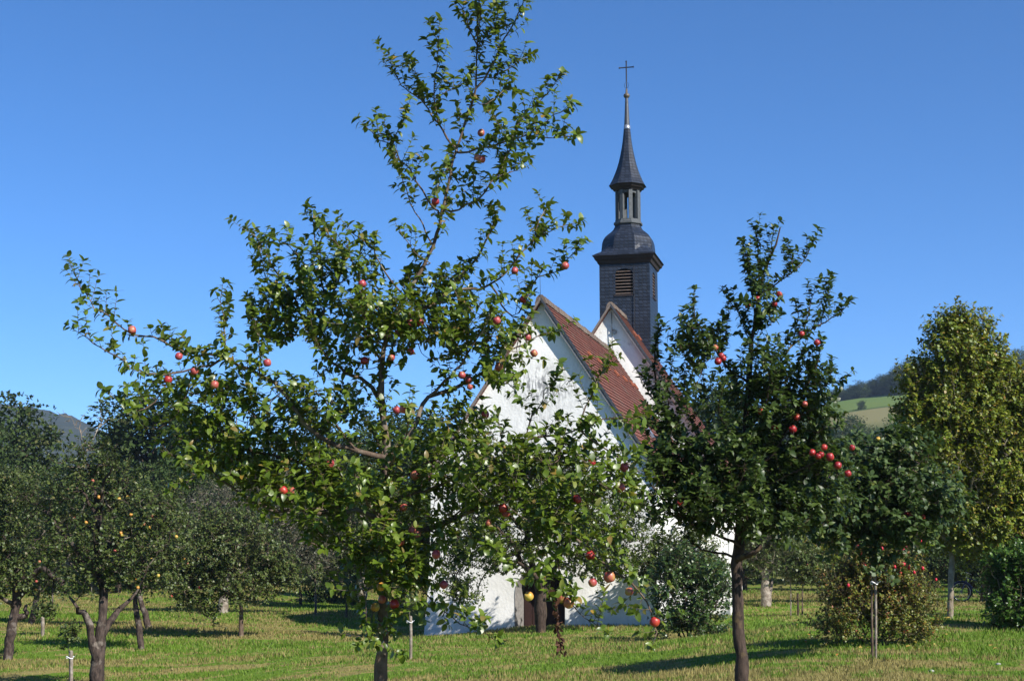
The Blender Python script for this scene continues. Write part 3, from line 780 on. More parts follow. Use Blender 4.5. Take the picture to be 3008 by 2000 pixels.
def tower():
    V = []; F = []
    # shaft with an arched opening in the front and the right side
    def face(origin, ux, half, wh, z0, z1, wz0, wz1, wc):
        """polygon wall with an arched hole, split into strips around it"""
        P = lambda a, z, d=0: (origin[0] + ux[0] * a - ux[1] * -d * 1.0 * 0 + nrm[0] * d, origin[1] + ux[1] * a + nrm[1] * d, z)
        nrm = (ux[1], -ux[0])
        arch = [(wc + wh * math.cos(math.pi - math.pi * t / 8), wz1 + wh * .55 * math.sin(math.pi * t / 8)) for t in range(9)]
        polys = [[(-half, z0), (wc - wh, z0), (wc - wh, z1), (-half, z1)], [(wc + wh, z0), (half, z0), (half, z1), (wc + wh, z1)], [(wc - wh, z0), (wc + wh, z0), (wc + wh, wz0), (wc - wh, wz0)]]
        for t in range(8): polys.append([arch[t], arch[t+1], (arch[t+1][0], z1), (arch[t][0], z1)])
        out = [[(P(a, z), (a, z)) for a, z in p] for p in polys]
        rim = [(wc - wh, wz0), (wc + wh, wz0)] + arch[::-1] + [(wc - wh, wz0)]
        inner = [[(P(*rim[t]), rim[t]), (P(*rim[t+1]), rim[t+1]), (P(*rim[t+1], -.22), rim[t+1]), (P(*rim[t], -.22), rim[t])] for t in range(len(rim) - 1)]
        return out + inner
    z0, z1 = 7.2, ZT
    quads = face((TU, TV0), (1, 0), TH, .36, z0, z1, 11.86, 12.72, -.02)
    quads += face((TU + TH, TVC), (0, 1), TD, .36, z0, z1, 11.86, 12.72, .05)
    for (ox, oy), ux, hf in (((TU, TV1), (-1, 0), TH), ((TU - TH, TVC), (0, -1), TD)):
        quads.append([((ox + ux[0] * a, oy + ux[1] * a, z), (a, z)) for a, z in ((-hf, z0), (hf, z0), (hf, z1), (-hf, z1))])
    me = bpy.data.meshes.new('tower'); vs = []; fs = []; uv = []
    for q in quads:
        b = len(vs); vs += [p for p, _ in q]; uv += [w for _, w in q]; fs.append(tuple(range(b, b + len(q))))
    me.from_pydata(vs, [], fs); l = me.uv_layers.new(name='UVMap')
    vi = np.zeros(len(me.loops), np.int32); me.loops.foreach_get('vertex_index', vi); l.data.foreach_set('uv', np.array([uv[i] for i in vi], np.float32).ravel())
    me.update(); t = link('tower', me, M['slate'], church)
    # louvres
    def slats(rot):
        V = []; F = []
        for k in range(8):
            z = 11.90 + k * .128; hw = .35 if z < 12.72 else .35 * math.sqrt(max(.05, 1 - ((z - 12.72) / .2) ** 2))
            b = len(V)
            for d, zz in ((.02, z), (.02, z + .025), (.17, z + .035), (.17, z + .06)):
                for a in (-hw, hw):
                    V.append((TU - .02 + a, TV0 + d, zz) if not rot else (TU + TH - d, TVC + .05 + a, zz))
            F += [(b, b+1, b+3, b+2), (b+2, b+3, b+7, b+6), (b, b+4, b+5, b+1), (b+4, b+6, b+7, b+5), (b, b+2, b+6, b+4), (b+1, b+5, b+7, b+3)]
        return V, F
    for rot in (False, True):
        V, F = slats(rot); lw = lm('louvre_window', V, F, M['louvre'], t)
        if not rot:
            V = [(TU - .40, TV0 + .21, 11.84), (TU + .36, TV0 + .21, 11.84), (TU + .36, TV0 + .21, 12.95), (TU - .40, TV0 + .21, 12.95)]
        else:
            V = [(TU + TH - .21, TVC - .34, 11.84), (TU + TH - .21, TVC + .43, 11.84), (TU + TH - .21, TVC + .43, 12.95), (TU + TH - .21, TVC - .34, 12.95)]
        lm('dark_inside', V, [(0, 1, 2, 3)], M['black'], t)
    boxes('sill', [((TU - .42, TU + .38), (TV0 - .03, TV0 + .02), (11.80, 11.86))], M['cornice'], t)
    boxes('sill', [((TU + TH - .02, TU + TH + .03), (TVC - .36, TVC + .46), (11.80, 11.86))], M['cornice'], t)
    # cornice: a stepped wooden moulding
    q = 1.0 / math.cos(math.pi / 4)
    slate_mesh('cornice', [(ZT - .02, (TH + .01) * q, (TD + .01) * q), (ZT, (TH + .05) * q, (TD + .05) * q), (ZT + .12, (TH + .10) * q, (TD + .10) * q), (ZT + .16, (TH + .16) * q, (TD + .16) * q), (ZT + .27, (TH + .20) * q, (TD + .20) * q), (ZT + .34, (TH + .24) * q, (TD + .24) * q)], 4, t, m=M['cornice'], phase=.5)
tower()
def dome():
    """welsche Haube: square at the eaves, becoming eight-sided and swelling like a bell"""
    V = []; F = []; UV = []
    K = 32
    prof = [(ZT + .30, 1.27, 0.0), (ZT + .40, 1.19, .1), (ZT + .52, 1.09, .4), (ZT + .66, 1.045, .75), (ZT + .83, 1.03, 1.0), (ZT + 1.0, 1.01, 1.0), (ZT + 1.15, .96, 1.0), (ZT + 1.27, .885, 1.0), (ZT + 1.38, .77, 1.0), (ZT + 1.48, .65, 1.0), (ZT + 1.58, .57, 1.0), (ZT + 1.70, .515, 1.0), (ZT + 1.76, .50, 1.0)]
    def rad(a, oct_):
        sq = 1 / max(abs(math.cos(a)), abs(math.sin(a)))
        b = (a + math.pi / 8) % (math.pi / 4) - math.pi / 8
        oc = 1 / math.cos(b)
        return min(sq, 9) * (1 - oct_) + oc * oct_
    for z, r, o in prof:
        for i in range(K):
            a = 2 * math.pi * i / K + math.pi / 8 * 0
            q = rad(a, o) * r
            V.append((TU + q * math.cos(a), TVC + q * math.sin(a) * (1 + (TD / TH - 1) * (1 - o)), z))
    acc = [0]
    for j in range(1, len(prof)): acc.append(acc[-1] + math.hypot(prof[j][0] - prof[j-1][0], prof[j][1] - prof[j-1][1]))
    for j in range(len(prof) - 1):
        for i in range(K):
            F.append((j*K+i, j*K+(i+1) % K, (j+1)*K+(i+1) % K, (j+1)*K+i))
            UV.append([(i * .2, acc[j]), ((i+1) * .2, acc[j]), ((i+1) * .2, acc[j+1]), (i * .2, acc[j+1])])
    me = bpy.data.meshes.new('dome'); me.from_pydata(V, [], F); l = me.uv_layers.new(name='UVMap')
    l.data.foreach_set('uv', np.array(UV, np.float32).ravel()); me.update()
    return link('dome', me, M['slate'], church)
dome()
def lantern():
    oc = lambda r: r / math.cos(math.pi / 8)
    r0 = .475
    zb, zt = 14.98, 16.35
    base = slate_mesh('lantern', [(zb - .22, oc(.49), oc(.49)), (zb - .10, oc(.50), oc(.50)), (zb - .06, oc(.56), oc(.56)), (zb + .02, oc(.56), oc(.56)), (zb + .06, oc(.50), oc(.50)), (zb + .13, oc(.50), oc(.50)), (zb + .14, .02, .02)], 8, church, m=M['tower_wood'], phase=.5)
    for i in range(8):
        a = 2 * math.pi * (i + .5) / 8; w = .075
        c, s_ = math.cos(a), math.sin(a); R = oc(r0) - .06
        V = []; F = []
        for z in (zb + .12, zt):
            for dx, dy in ((-.06, -w), (.06, -w), (.06, w), (-.06, w)):
                V.append((TU + (R + dx) * c - dy * s_, TVC + (R + dx) * s_ + dy * c, z))
        F = [(0,1,5,4), (1,2,6,5), (2,3,7,6), (3,0,4,7), (4,5,6,7), (3,2,1,0)]
        lm('post', V, F, M['tower_wood'], base)
    # arches between the posts
    V = []; F = []
    for i in range(8):
        a0 = 2 * math.pi * (i + .5) / 8; a1 = 2 * math.pi * (i + 1.5) / 8
        p0 = np.array([math.cos(a0), math.sin(a0)]) * (oc(r0) - .05); p1 = np.array([math.cos(a1), math.sin(a1)]) * (oc(r0) - .05)
        nrm = (p0 + p1) / np.linalg.norm(p0 + p1)
        for t in range(8):
            t0, t1 = t / 8, (t + 1) / 8
            zz = lambda t: zt - .34 + .20 * math.sqrt(max(0, 1 - (2 * t - 1) ** 2))
            for d in (0, -.07):
                b = len(V)
                for tt, z in ((t0, zz(t0)), (t1, zz(t1)), (t1, zt + .05), (t0, zt + .05)):
                    q = p0 * (1 - tt) + p1 * tt + nrm * d; V.append((TU + q[0], TVC + q[1], z))
                F.append((b, b+1, b+2, b+3))
            F.append((b - 4, b, b + 1, b - 3))
    lm('arch', V, F, M['tower_wood'], base)
    return base
lantern()
def spire():
    oc = lambda r: r / math.cos(math.pi / 8)
    z0 = 16.34
    c = slate_mesh('spire_eaves', [(z0 - .02, oc(.44), oc(.44)), (z0, oc(.52), oc(.52)), (z0 + .07, oc(.56), oc(.56)), (z0 + .09, oc(.62), oc(.62)), (z0 + .17, oc(.66), oc(.66)), (z0 + .22, oc(.72), oc(.72))], 8, church, m=M['cornice'], phase=.5)
    rings = [(z0 + .20, .735), (z0 + .28, .69), (z0 + .45, .60), (z0 + .65, .52), (z0 + .9, .43), (z0 + 1.2, .345), (z0 + 1.5, .28), (z0 + 1.8, .225), (z0 + 2.1, .18), (z0 + 2.4, .15), (z0 + 2.68, .125)]
    sp = slate_mesh('spire', [(z, oc(r), oc(r)) for z, r in rings], 8, church, phase=.5)
    cx = (TU, TVC)
    def lathe(name, prof, m, parent, k=14):
        W_ = Wood(); P = np.array([(cx[0], cx[1], z) for z, r in prof]); 
        W_.V = []; 
        an = np.arange(k) * 2 * math.pi / k
        V = np.concatenate([np.stack([cx[0] + r * np.cos(an), cx[1] + r * np.sin(an), np.full(k, z)], -1) for z, r in prof])
        i = np.arange(len(prof) - 1)[:, None] * k; j = np.arange(k)[None]; j2 = (j + 1) % k
        F = np.stack([i + j, i + j2, i + k + j2, i + k + j], -1).reshape(-1, 4)
        return link(name, mesh_np(name, V, F), m, parent)
    lathe('collar', [(z0 + 2.64, .138), (z0 + 2.66, .142), (z0 + 2.80, .132), (z0 + 2.81, .11)], M['zinc'], sp)
    lathe('needle', [(z0 + 2.78, .118), (z0 + 3.2, .098), (z0 + 3.6, .08), (z0 + 3.98, .062)], M['lead'], sp)
    zbl = z0 + 4.08
    lathe('ball', [(zbl - .12, .02), (zbl - .11, .06), (zbl - .06, .115), (zbl, .135), (zbl + .05, .12), (zbl + .09, .07), (zbl + .10, .05), (zbl + .30, .038), (zbl + .31, .01)], M['ball'], sp)
    W_ = Wood(); zc = zbl + .28
    tip = zbl + 1.50
    W_.tube([(cx[0], cx[1], zc), (cx[0], cx[1], zc + .35)], [.012, .016], 6)
    W_.tube([(cx[0], cx[1], zc + .33), (cx[0], cx[1], tip - .06), (cx[0], cx[1], tip)], [.028, .028, .042], 6)
    za = zbl + 1.22
    W_.tube([(cx[0] - .31, cx[1], za), (cx[0] - .26, cx[1], za), (cx[0] + .26, cx[1], za), (cx[0] + .31, cx[1], za)], [.05, .025, .025, .05], 6)
    for rx_ in (.09,):       # little scrolled ornament at the foot of the cross
        for s0 in (0, 1):
            t = np.linspace(0, 2 * math.pi, 20)
            P = np.stack([cx[0] + (rx_ * np.cos(t) if s0 == 0 else 0 * t), cx[1] + (rx_ * np.cos(t) if s0 else 0 * t), zc + .17 + .12 * np.sin(t)], -1)
            W_.tube(P, np.full(20, .008), 4)
    W_.build('cross', M['iron'], sp)
spire()

# ------------------------------------------------------------------ trees
def lobe_pts(lobes, n, D, shell=.55):
    """points spread through blobs given as (x px, y px, metres behind the trunk, half-width px, half-height px)"""
    vol = np.array([l[3] * l[3] * l[4] for l in lobes], float); vol = np.sqrt(vol); cnt = np.maximum(2, (n * vol / vol.sum()).astype(int))
    out = []
    for l, c in zip(lobes, cnt):
        o = at(l[0], l[1], D + l[2]); sx = l[3] / FPX * (D + l[2]); sz = l[4] / FPX * (D + l[2])
        d = unit(rng.normal(0, 1, (c, 3))); r = (shell + (1 - shell) * rng.random(c)) * np.where(rng.random(c) < .75, 1, rng.random(c))
        out.append(o + d * r[:, None] * np.array([sx, sx if len(l) < 6 else l[5], sz]))
    return np.concatenate(out)

def root_of(name, label, cat, px, D, group=None):
    p = at(px[0], px[1], D); g = float(ground(p[0], D))
    return thing(name, label, cat, (p[0], D, g), 0, group)

def finish(t, root, bark, leafm, tmpl, trunk_name='trunk', crown=True, twigs='branch'):
    o = np.array(root.location)
    tr = t.trunkW.build(trunk_name, bark, root, o)
    if getattr(t, 'deadW', None): t.deadW.build('dead_branch', M['grey_wood'], root, o)['label'] = 'bare grey dead branches'
    if getattr(t, 'deadW2', None): t.deadW2.build('dead_branch', M['grey_wood'], root, o)['label'] = 'bare pale dead limb low in the crown'
    if t.W.V: t.W.build(twigs, bark, root, o)
    if crown and t.L.P: t.L.build('crown', leafm, root, tmpl, o)
    return root

# ---- the apple tree in the middle, every main limb traced
def main_tree():
    T = TracedTree(11.5)
    g = to_px(np.array([[at(1117, 2000, 11.5)[0], 11.5, float(ground(at(1117, 2000, 11.5)[0], 11.5))]]))[0]
    PT = T.limb([(1116, g[1] + 12), (1117, 2080), (1119, 1990), (1123, 1880), (1128, 1760), (1132, 1640), (1134, 1540), (1136, 1430), (1137, 1340), (1130, 1270), (1122, 1200), (1120, 1130), (1124, 1060), (1135, 990), (1155, 939), (1190, 870), (1235, 800), (1257, 755), (1286, 683), (1295, 638), (1317, 545), (1330, 482), (1353, 402), (1379, 321), (1397, 259), (1402, 134), (1404, 60), (1410, -40), (1416, -130)], .060, .006, (0, .1), 10, .09, True, .004, 1.9)
    LB = [  # (points, start radius, end depth, leafy from)
     ([(1130,1350),(1050,1325),(915,1265),(829,1148),(788,1112),(737,1087),(665,1056),(624,1071),(538,1092),(502,1097)], .024, -.5, .30),
     ([(665,1056),(600,1040),(558,1046),(456,990),(395,985),(318,926),(283,908),(247,857),(227,826),(211,786)], .010, -.4, .0),
     ([(507,1102),(420,1092),(354,1051),(293,1020),(262,995),(227,975)], .008, -.7, .0),
     ([(665,1056),(660,959),(647,908),(652,852)], .008, -.1, .0),
     ([(762,1095),(762,1010),(742,934),(732,888)], .008, .1, .0),
     ([(502,1097),(480,1150),(430,1200),(380,1195),(338,1165)], .007, -.9, .2),
     ([(560,1095),(540,1180),(500,1240),(440,1260)], .007, -.2, .1),
     ([(1122,1180),(1094,1138),(1058,1112),(992,1076),(966,1051),(930,1010),(925,960)], .022, .3, .4),
     ([(966,1051),(900,960),(860,870),(800,780),(750,700),(735,680)], .012, .5, .1),
     ([(930,1010),(955,900),(935,760),(916,640),(918,628)], .011, .2, .1),
     ([(860,870),(800,850),(775,800),(765,735)], .008, .7, .1),
     ([(925,960),(900,800),(850,720),(800,700)], .008, -.2, .2),
     ([(955,900),(1000,800),(1000,730),(960,690)], .008, .1, .1),
     ([(1190,880),(1160,842),(1135,806),(1109,765),(1094,735),(1073,709),(1048,694),(1017,673)], .009, -.3, .45),
     ([(1150,945),(1100,900),(1060,850),(1040,780),(1020,720)], .010, -.5, .2),
     ([(1155,939),(1247,908),(1318,852),(1359,801),(1400,755),(1446,673),(1456,633)], .018, .3, .25),
     ([(1318,852),(1410,845),(1466,821),(1512,770),(1558,714),(1589,633),(1606,612)], .011, .6, .2),
     ([(1558,714),(1614,679),(1684,656)], .006, .6, .0),
     ([(1507,929),(1558,857),(1579,816),(1630,801),(1665,765),(1702,728)], .009, .1, .1),
     ([(1137,1350),(1180,1300),(1216,1255),(1235,1210),(1257,1168),(1318,1148),(1410,1097),(1466,1046),(1512,990),(1538,934)], .024, .4, .38),
     ([(1257,1168),(1308,1117),(1339,1087),(1400,1000),(1430,950),(1445,900)], .013, -.3, .2),
     ([(1466,1046),(1540,1010),(1590,985),(1618,978)], .008, .5, .0),
     ([(1410,1097),(1450,1130),(1490,1120),(1520,1160)], .008, -.2, .1),
     ([(1397,259),(1442,201),(1473,138),(1496,89),(1522,40),(1536,9),(1548,-40)], .010, -.2, .15),
     ([(1402,134),(1379,89),(1362,45),(1344,9),(1325,-30)], .006, .1, .1),
     ([(1408,140),(1446,85),(1460,49)], .005, .2, .2),
     ([(1403,100),(1412,40),(1400,-20)], .005, -.2, .2),
     ([(1326,424),(1286,366),(1268,339),(1248,308),(1214,277),(1192,259),(1165,232),(1147,179)], .010, .3, .2),
     ([(1286,366),(1275,290),(1281,223),(1286,179),(1290,89)], .007, -.1, .15),
     ([(1248,308),(1232,250),(1214,196)], .006, .3, .1),
     ([(1281,290),(1320,265),(1350,250)], .005, 0, .2),
     ([(1353,451),(1402,438),(1446,429),(1500,411),(1545,397),(1580,371),(1625,339),(1665,322)], .010, -.4, .15),
     ([(1500,411),(1522,371),(1554,321),(1598,286),(1634,237)], .007, -.1, .0),
     ([(1545,400),(1590,405),(1629,406),(1672,402)], .006, -.6, .0),
     ([(1460,428),(1475,380),(1455,350)], .004, -.2, .2),
     ([(1321,621),(1370,603),(1411,580),(1442,540),(1469,504),(1482,469),(1504,424)], .011, .4, .15),
     ([(1455,531),(1500,509),(1537,482)], .006, .4, .0),
     ([(1390,590),(1390,540),(1393,470)], .005, .2, .2),
     ([(1286,621),(1268,603),(1241,563),(1205,500),(1179,473),(1156,429),(1112,411),(1074,373)], .010, -.2, .35),
     ([(1156,429),(1170,384),(1180,352)], .005, -.2, .0),
     ([(1263,720),(1241,661),(1219,621),(1192,558),(1179,513),(1165,469)], .007, .2, .45),
     ([(1262,775),(1227,750),(1196,714),(1174,678)], .006, -.1, .3),
     ([(1330,480),(1290,520),(1283,560)], .005, -.1, .1),
     ([(1390,300),(1430,310),(1480,265),(1495,262)], .005, .2, .2),
     ([(1402,230),(1450,230),(1500,200),(1535,175)], .006, .2, .2),
     # lower half
     ([(1134,1535),(1044,1496),(993,1519),(970,1507),(918,1490),(855,1467),(815,1456)], .022, -.5, .35),
     ([(993,1519),(889,1496),(803,1502),(775,1485),(734,1467),(700,1444),(640,1400),(590,1350),(558,1300)], .017, .2, .25),
     ([(981,1525),(981,1565),(1016,1599),(1044,1634),(1060,1700),(1075,1800)], .014, -.4, .45),
     ([(1067,1616),(1010,1616),(947,1605),(889,1582),(850,1548)], .008, -.6, .15),
     ([(1137,1430),(1060,1405),(1000,1390),(850,1350),(700,1310),(600,1280),(535,1268)], .019, .5, .3),
     ([(850,1350),(780,1260),(720,1190),(690,1150)], .010, .7, .1),
     ([(1000,1390),(960,1300),(900,1230),(850,1200)], .010, .3, .1),
     ([(1050,1325),(980,1230),(950,1170),(900,1140)], .009, -.6, .1),
     ([(1137,1420),(1220,1380),(1300,1340),(1370,1300),(1400,1240)], .014, .5, .2),
     ([(1136,1470),(1250,1440),(1350,1400),(1420,1370)], .013, -.5, .2),
     ([(1134,1575),(1200,1560),(1300,1540),(1441,1473),(1505,1462),(1513,1358),(1516,1301),(1561,1287),(1659,1272),(1699,1257)], .024, -.6, .25),
     ([(1544,1290),(1560,1225),(1590,1190),(1602,1146),(1632,1115)], .007, -.6, .3),
     ([(1699,1257),(1735,1160),(1770,1100),(1795,1072)], .008, -.6, .25),
     ([(1699,1257),(1751,1301),(1814,1341),(1877,1387),(1905,1400)], .009, -.4, .0),
     ([(1699,1257),(1760,1235),(1820,1225),(1860,1240)], .007, -.7, .1),
     ([(1441,1473),(1521,1467),(1620,1530),(1705,1593),(1751,1634),(1791,1674),(1850,1703),(1889,1748),(1920,1830),(1925,1870)], .017, -.9, .2),
     ([(1514,1380),(1580,1400),(1650,1420),(1760,1430),(1850,1440)], .010, -.3, .1),
     ([(1521,1467),(1573,1536),(1580,1600),(1596,1650),(1605,1720)], .009, -1.0, .2),
     ([(1620,1530),(1640,1640),(1655,1730),(1700,1800),(1760,1840)], .008, -1.1, .3),
     ([(1580,1400),(1640,1350),(1720,1330),(1790,1370)], .008, .0, .1),
     ([(1300,1540),(1360,1490),(1400,1440),(1440,1400)], .009, -.1, .1),
     ([(1250,1550),(1330,1570),(1420,1590),(1480,1640)], .009, -1.0, .15),
     ([(1132,1650),(1160,1670),(1205,1703),(1251,1743),(1280,1777),(1331,1812),(1371,1840),(1432,1862)], .009, -.7, .15),
     ([(1132,1640),(1190,1620),(1240,1590),(1290,1600)], .009, -.5, .1),
     ([(1130,1690),(1070,1680),(1045,1640)], .007, -.4, .0),
     ([(1127,1770),(1095,1800),(1075,1850),(1062,1872)], .007, -.3, .1),
     ([(1128,1740),(1180,1760),(1220,1700),(1270,1670)], .008, -.3, .1),
     ([(1125,1800),(1150,1840),(1130,1880)], .004, -.3, .2),
     # towards and away from the camera
     ([(1137,1400),(1160,1330),(1190,1290),(1200,1220)], .014, -1.2, .3),
     ([(1134,1540),(1100,1500),(1060,1450),(1040,1380)], .014, -1.3, .3),
     ([(1137,1360),(1100,1280),(1050,1200),(1020,1150)], .014, 1.2, .3),
     ([(1135,1500),(1200,1440),(1260,1380),(1300,1280)], .014, 1.2, .3),
     ([(1124,1060),(1080,1000),(1060,940),(1080,900)], .010, -.8, .2),
    ]
    for px, r, dz, f0 in LB:
        q = px[0]; start = 0.0
        if T.nodes:      # start on the wood that is already there
            X = np.concatenate(T.nodes); pp = to_px(X); j = np.argmin(np.hypot(pp[:, 0] - q[0], pp[:, 1] - q[1])); start = X[j, 1] - T.D
            px = join(px, pp[j])
        P, Tn = T.limb(px, r, max(.0022, r * .28), (start, dz), 7)
        T.leafy(P, Tn, f0, .048 if px[0][1] > 700 else .046, (.09, .26), .070, up=.5, leafgap=.022, every_spur=.40, updir=.5)
    T.leafy(*PT, .36, .045, (.08, .26), .072, up=.5, leafgap=.026, every_spur=.4)
    lob = [(1000,820,.1,110,120),(1230,880,.1,90,80),(1120,960,-.2,120,90),(1330,900,.2,110,80),(800,960,.2,90,90),(620,1330,0,120,90),(830,1440,.1,150,50),(960,1570,-.5,100,45),(720,1420,.1,90,50),(640,1200,0,160,80),(900,1250,.2,220,110),(700,1330,.2,150,70),(1050,1000,0,130,130),(870,900,.2,110,160),(1300,950,.1,200,110),(1450,1050,.2,120,90),
           (1330,1330,0,200,150),(1500,1420,-.5,200,140),(1700,1400,-.6,180,120),(1650,1560,-.8,160,90),(1000,1450,0,200,90),(1180,1620,-.3,150,110),(1120,1700,-.4,90,120),(1200,1480,0,130,120),(900,1440,0,150,60)]
    T.fill(lobe_pts(lob, 610, T.D), .068, (.10, .24), .024, up=.4, maxd=.75, r=.005, nsh=2)
    root = root_of('apple_tree', 'large apple tree with pinkish red apples and a tall open top, before the white gable', 'apple tree', (1117, 2000), T.D)
    # a withered brown spray hanging from a low branch
    W2, L2 = Wood(), Leaves()
    P = catmull([at(1604, 1712, 10.5), at(1625, 1740, 10.45), at(1638, 1790, 10.45), at(1640, 1850, 10.45), at(1648, 1900, 10.45)], .04); W2.tube(P, np.linspace(.004, .002, len(P)), 4)
    n = 90; t = rng.integers(2, len(P), n); L2.add(P[t] + rng.normal(0, .012, (n, 3)), rng.normal(0, .6, (n, 3)) + [0, 0, -1], rng.normal(0, 1, (n, 3)), rng.uniform(.02, .05, n), rng.random(n))
    o = np.array(root.location)
    wt = W2.build('withered_spray', M['dark_bark'], root, o); wt['label'] = 'spray of shrivelled dark brown leaves'
    L2.build('withered_leaf', M['withered'], wt, LT4, o)
    finish(T, root, M['bark'], M['apple_leaf'], LT4)
    spots = [(388,970),(571,1090),(493,1116),(525,1047),(785,1066),(630,1130),(1279,593),(1064,834),(1660,781),(1512,796),(1537,880),(1460,942),(1549,991),(1569,1038),(1234,948),(1204,950),(1169,979,1,'apple_orange'),(1205,1033),(1071,1060),(1149,1051),(1357,1102),(1377,1116),(1380,1137,.8,'apple_orange'),(1465,1078),(1166,1205),(1187,1202),(1425,1218),(1413,391),(1404,464),(1415,469),
             (833,1441,1.1),(860,1443,1.05,'apple_orange'),(1220,1395,1.15),(1176,1591,1.1,'apple_orange'),(1210,1559,1.05,'apple_orange'),(1225,1570),(1281,1628),(1304,1717,1.1),(1159,1774,1.2),(1119,1723,1.1,'apple_yellow'),(1122,1760,1.1),(1102,1783,1.1,'apple_yellow'),(1478,1493,1.1),(1486,1507),(1185,1490,1,'apple_orange'),(970,1361),(1696,1466,1.1),(1834,1373,1.05),(1821,1431,1.15),(1791,1694,1.45),(1734,1631,1.1),(1741,1711),(1848,1737,1.0,'apple_orange'),(1923,1826,1.15,'apple_red'),(1649,1754,1.1,'apple_orange'),(1671,1771,1.15,'apple_orange'),(1554,1751,1.05,'apple_yellow'),(1435,1536,.8,'apple_orange'),(1739,1358,.9)]
    hang_apples(root, T, spots, ['apple_pink', 'apple_pink', 'apple_red', 'apple_pink'])
main_tree()

# ---- the darker apple tree on the right with long upright shoots
def right_tree():
    T = TracedTree(15.0)
    gx = at(2182, 2000, 15)[0]; g = to_px(np.array([[gx, 15.0, float(ground(gx, 15.0))]]))[0]
    T.limb([(2184, g[1] + 10), (2183, 2050), (2179, 1960), (2172, 1860), (2167, 1760), (2166, 1660), (2172, 1580), (2178, 1480), (2183, 1380), (2190, 1270), (2196, 1160), (2203, 1060), (2215, 960), (2230, 870), (2250, 780), (2278, 720), (2292, 668)], .075, .006, (0, .1), 10, .1, True, .005)
    LB = [
     ([(2200,1130),(2148,1088),(2120,1053),(2068,979),(2039,921),(2038,872)], .016, -.2, .2),
     ([(2120,1053),(2132,975),(2146,905)], .008, .1, .0), ([(2068,979),(2030,960),(2010,945)], .006, -.3, 0), ([(2120,1053),(2070,1060),(2050,1120)], .006, -.3, 0),
     ([(2205,1010),(2175,930),(2148,890),(2140,875)], .009, .2, .1), ([(2215,930),(2203,820),(2192,750),(2188,735)], .009, -.2, .1), ([(2225,880),(2228,760),(2224,676)], .009, .2, .1),
     ([(2240,840),(2265,740),(2270,690)], .007, 0, .1), ([(2232,860),(2300,820),(2350,780),(2382,722)], .010, .3, .15), ([(2300,820),(2330,760),(2320,740)], .006, .1, .1),
     ([(2200,1140),(2269,1088),(2309,1036),(2355,990),(2424,944),(2458,927),(2490,895)], .016, .3, .3), ([(2355,990),(2378,910),(2390,862)], .007, .1, 0), ([(2405,957),(2428,880),(2436,824)], .007, .5, 0), ([(2330,1020),(2345,930),(2340,900)], .006, .2, .0),
     ([(2185,1400),(2270,1330),(2320,1250),(2365,1150),(2395,1080),(2412,1022)], .020, -.3, .25), ([(2365,1150),(2420,1135),(2462,1118)], .007, -.5, 0), ([(2330,1230),(2400,1200),(2440,1180)], .008, -.5, 0), ([(2380,1110),(2360,1050),(2370,1010)], .007, -.2, 0),
     ([(2180,1440),(2080,1360),(2000,1280),(1940,1190),(1922,1080),(1930,990),(1935,958)], .022, .2, .3), ([(1940,1190),(1905,1160),(1878,1105)], .008, 0, 0), ([(2080,1360),(2030,1240),(2010,1150),(2012,1090)], .010, .5, .1), ([(1960,1220),(1965,1130),(1975,1060)], .008, -.2, 0), ([(2000,1280),(1940,1270),(1890,1230)], .008, -.4, .0), ([(2030,1240),(2070,1180),(2060,1120)], .007, .2, 0),
     ([(2170,1600),(2090,1560),(2020,1530),(1960,1480),(1910,1420),(1890,1380)], .018, -.5, .3), ([(2175,1560),(2250,1520),(2320,1480),(2400,1450),(2460,1400)], .018, .3, .3), ([(2180,1470),(2240,1430),(2330,1390),(2420,1350),(2490,1370)], .015, -.6, .3),
     ([(2190,1280),(2240,1210),(2260,1130),(2250,1060)], .012, -.6, .2), ([(2185,1350),(2130,1260),(2110,1190),(2130,1130)], .012, -.7, .2), ([(2175,1540),(2200,1460),(2230,1380)], .010, -1.0, .3), ([(2172,1580),(2130,1500),(2080,1450)], .010, -1.0, .3), ([(2183,1380),(2160,1290),(2150,1240)], .012, 1.0, .3), ([(2180,1470),(2250,1400),(2270,1330)], .012, 1.0, .3),
     ([(2169,1640),(2110,1622),(2060,1612),(2000,1560)], .020, .3, .6), ([(2300,1050),(2320,1150),(2300,1250)], .008, .4, .1),
    ]
    for px, r, dz, f0 in LB:
        X = np.concatenate(T.nodes); pp = to_px(X); j = np.argmin(np.hypot(pp[:, 0] - px[0][0], pp[:, 1] - px[0][1])); px = join(px, pp[j])
        P, Tn = T.limb(px, r, max(.0028, r * .28), (X[j, 1] - T.D, dz), 6)
        T.leafy(P, Tn, f0, .040, (.08, .24), .074, up=.9, leafgap=.022, every_spur=.4, updir=.6, side=.7)
    P = catmull(T.pts3([(2167,1640,-.05),(2190,1632,-.2),(2215,1622,-.3),(2236,1602,-.3)]), .05); T.trunkW.tube(P, np.linspace(.035, .024, len(P)), 7)
    lob = [(1955,1280,0,60,140),(2050,1400,0,130,110),(2180,1350,0,150,170),(2320,1300,0,130,150),(2400,1400,0,110,100),(2180,1520,-.2,210,80),(2230,1130,0,110,90),(2380,1180,0,70,110),(2000,1500,-.2,110,70),(2360,1500,0,120,60),(2230,880,0,50,120),(2050,1020,0,60,80),(1960,1420,-.3,50,50)]
    T.fill(lobe_pts(lob, 640, T.D), .076, (.10, .26), .024, up=.7, maxd=.85, r=.005, nsh=2)
    root = root_of('apple_tree', 'dark leaved apple tree right of the church with deep red apples and tall upright shoots', 'apple tree', (2182, 2000), T.D)
    finish(T, root, M['dark_bark'], M['dark_apple_leaf'], LT3)
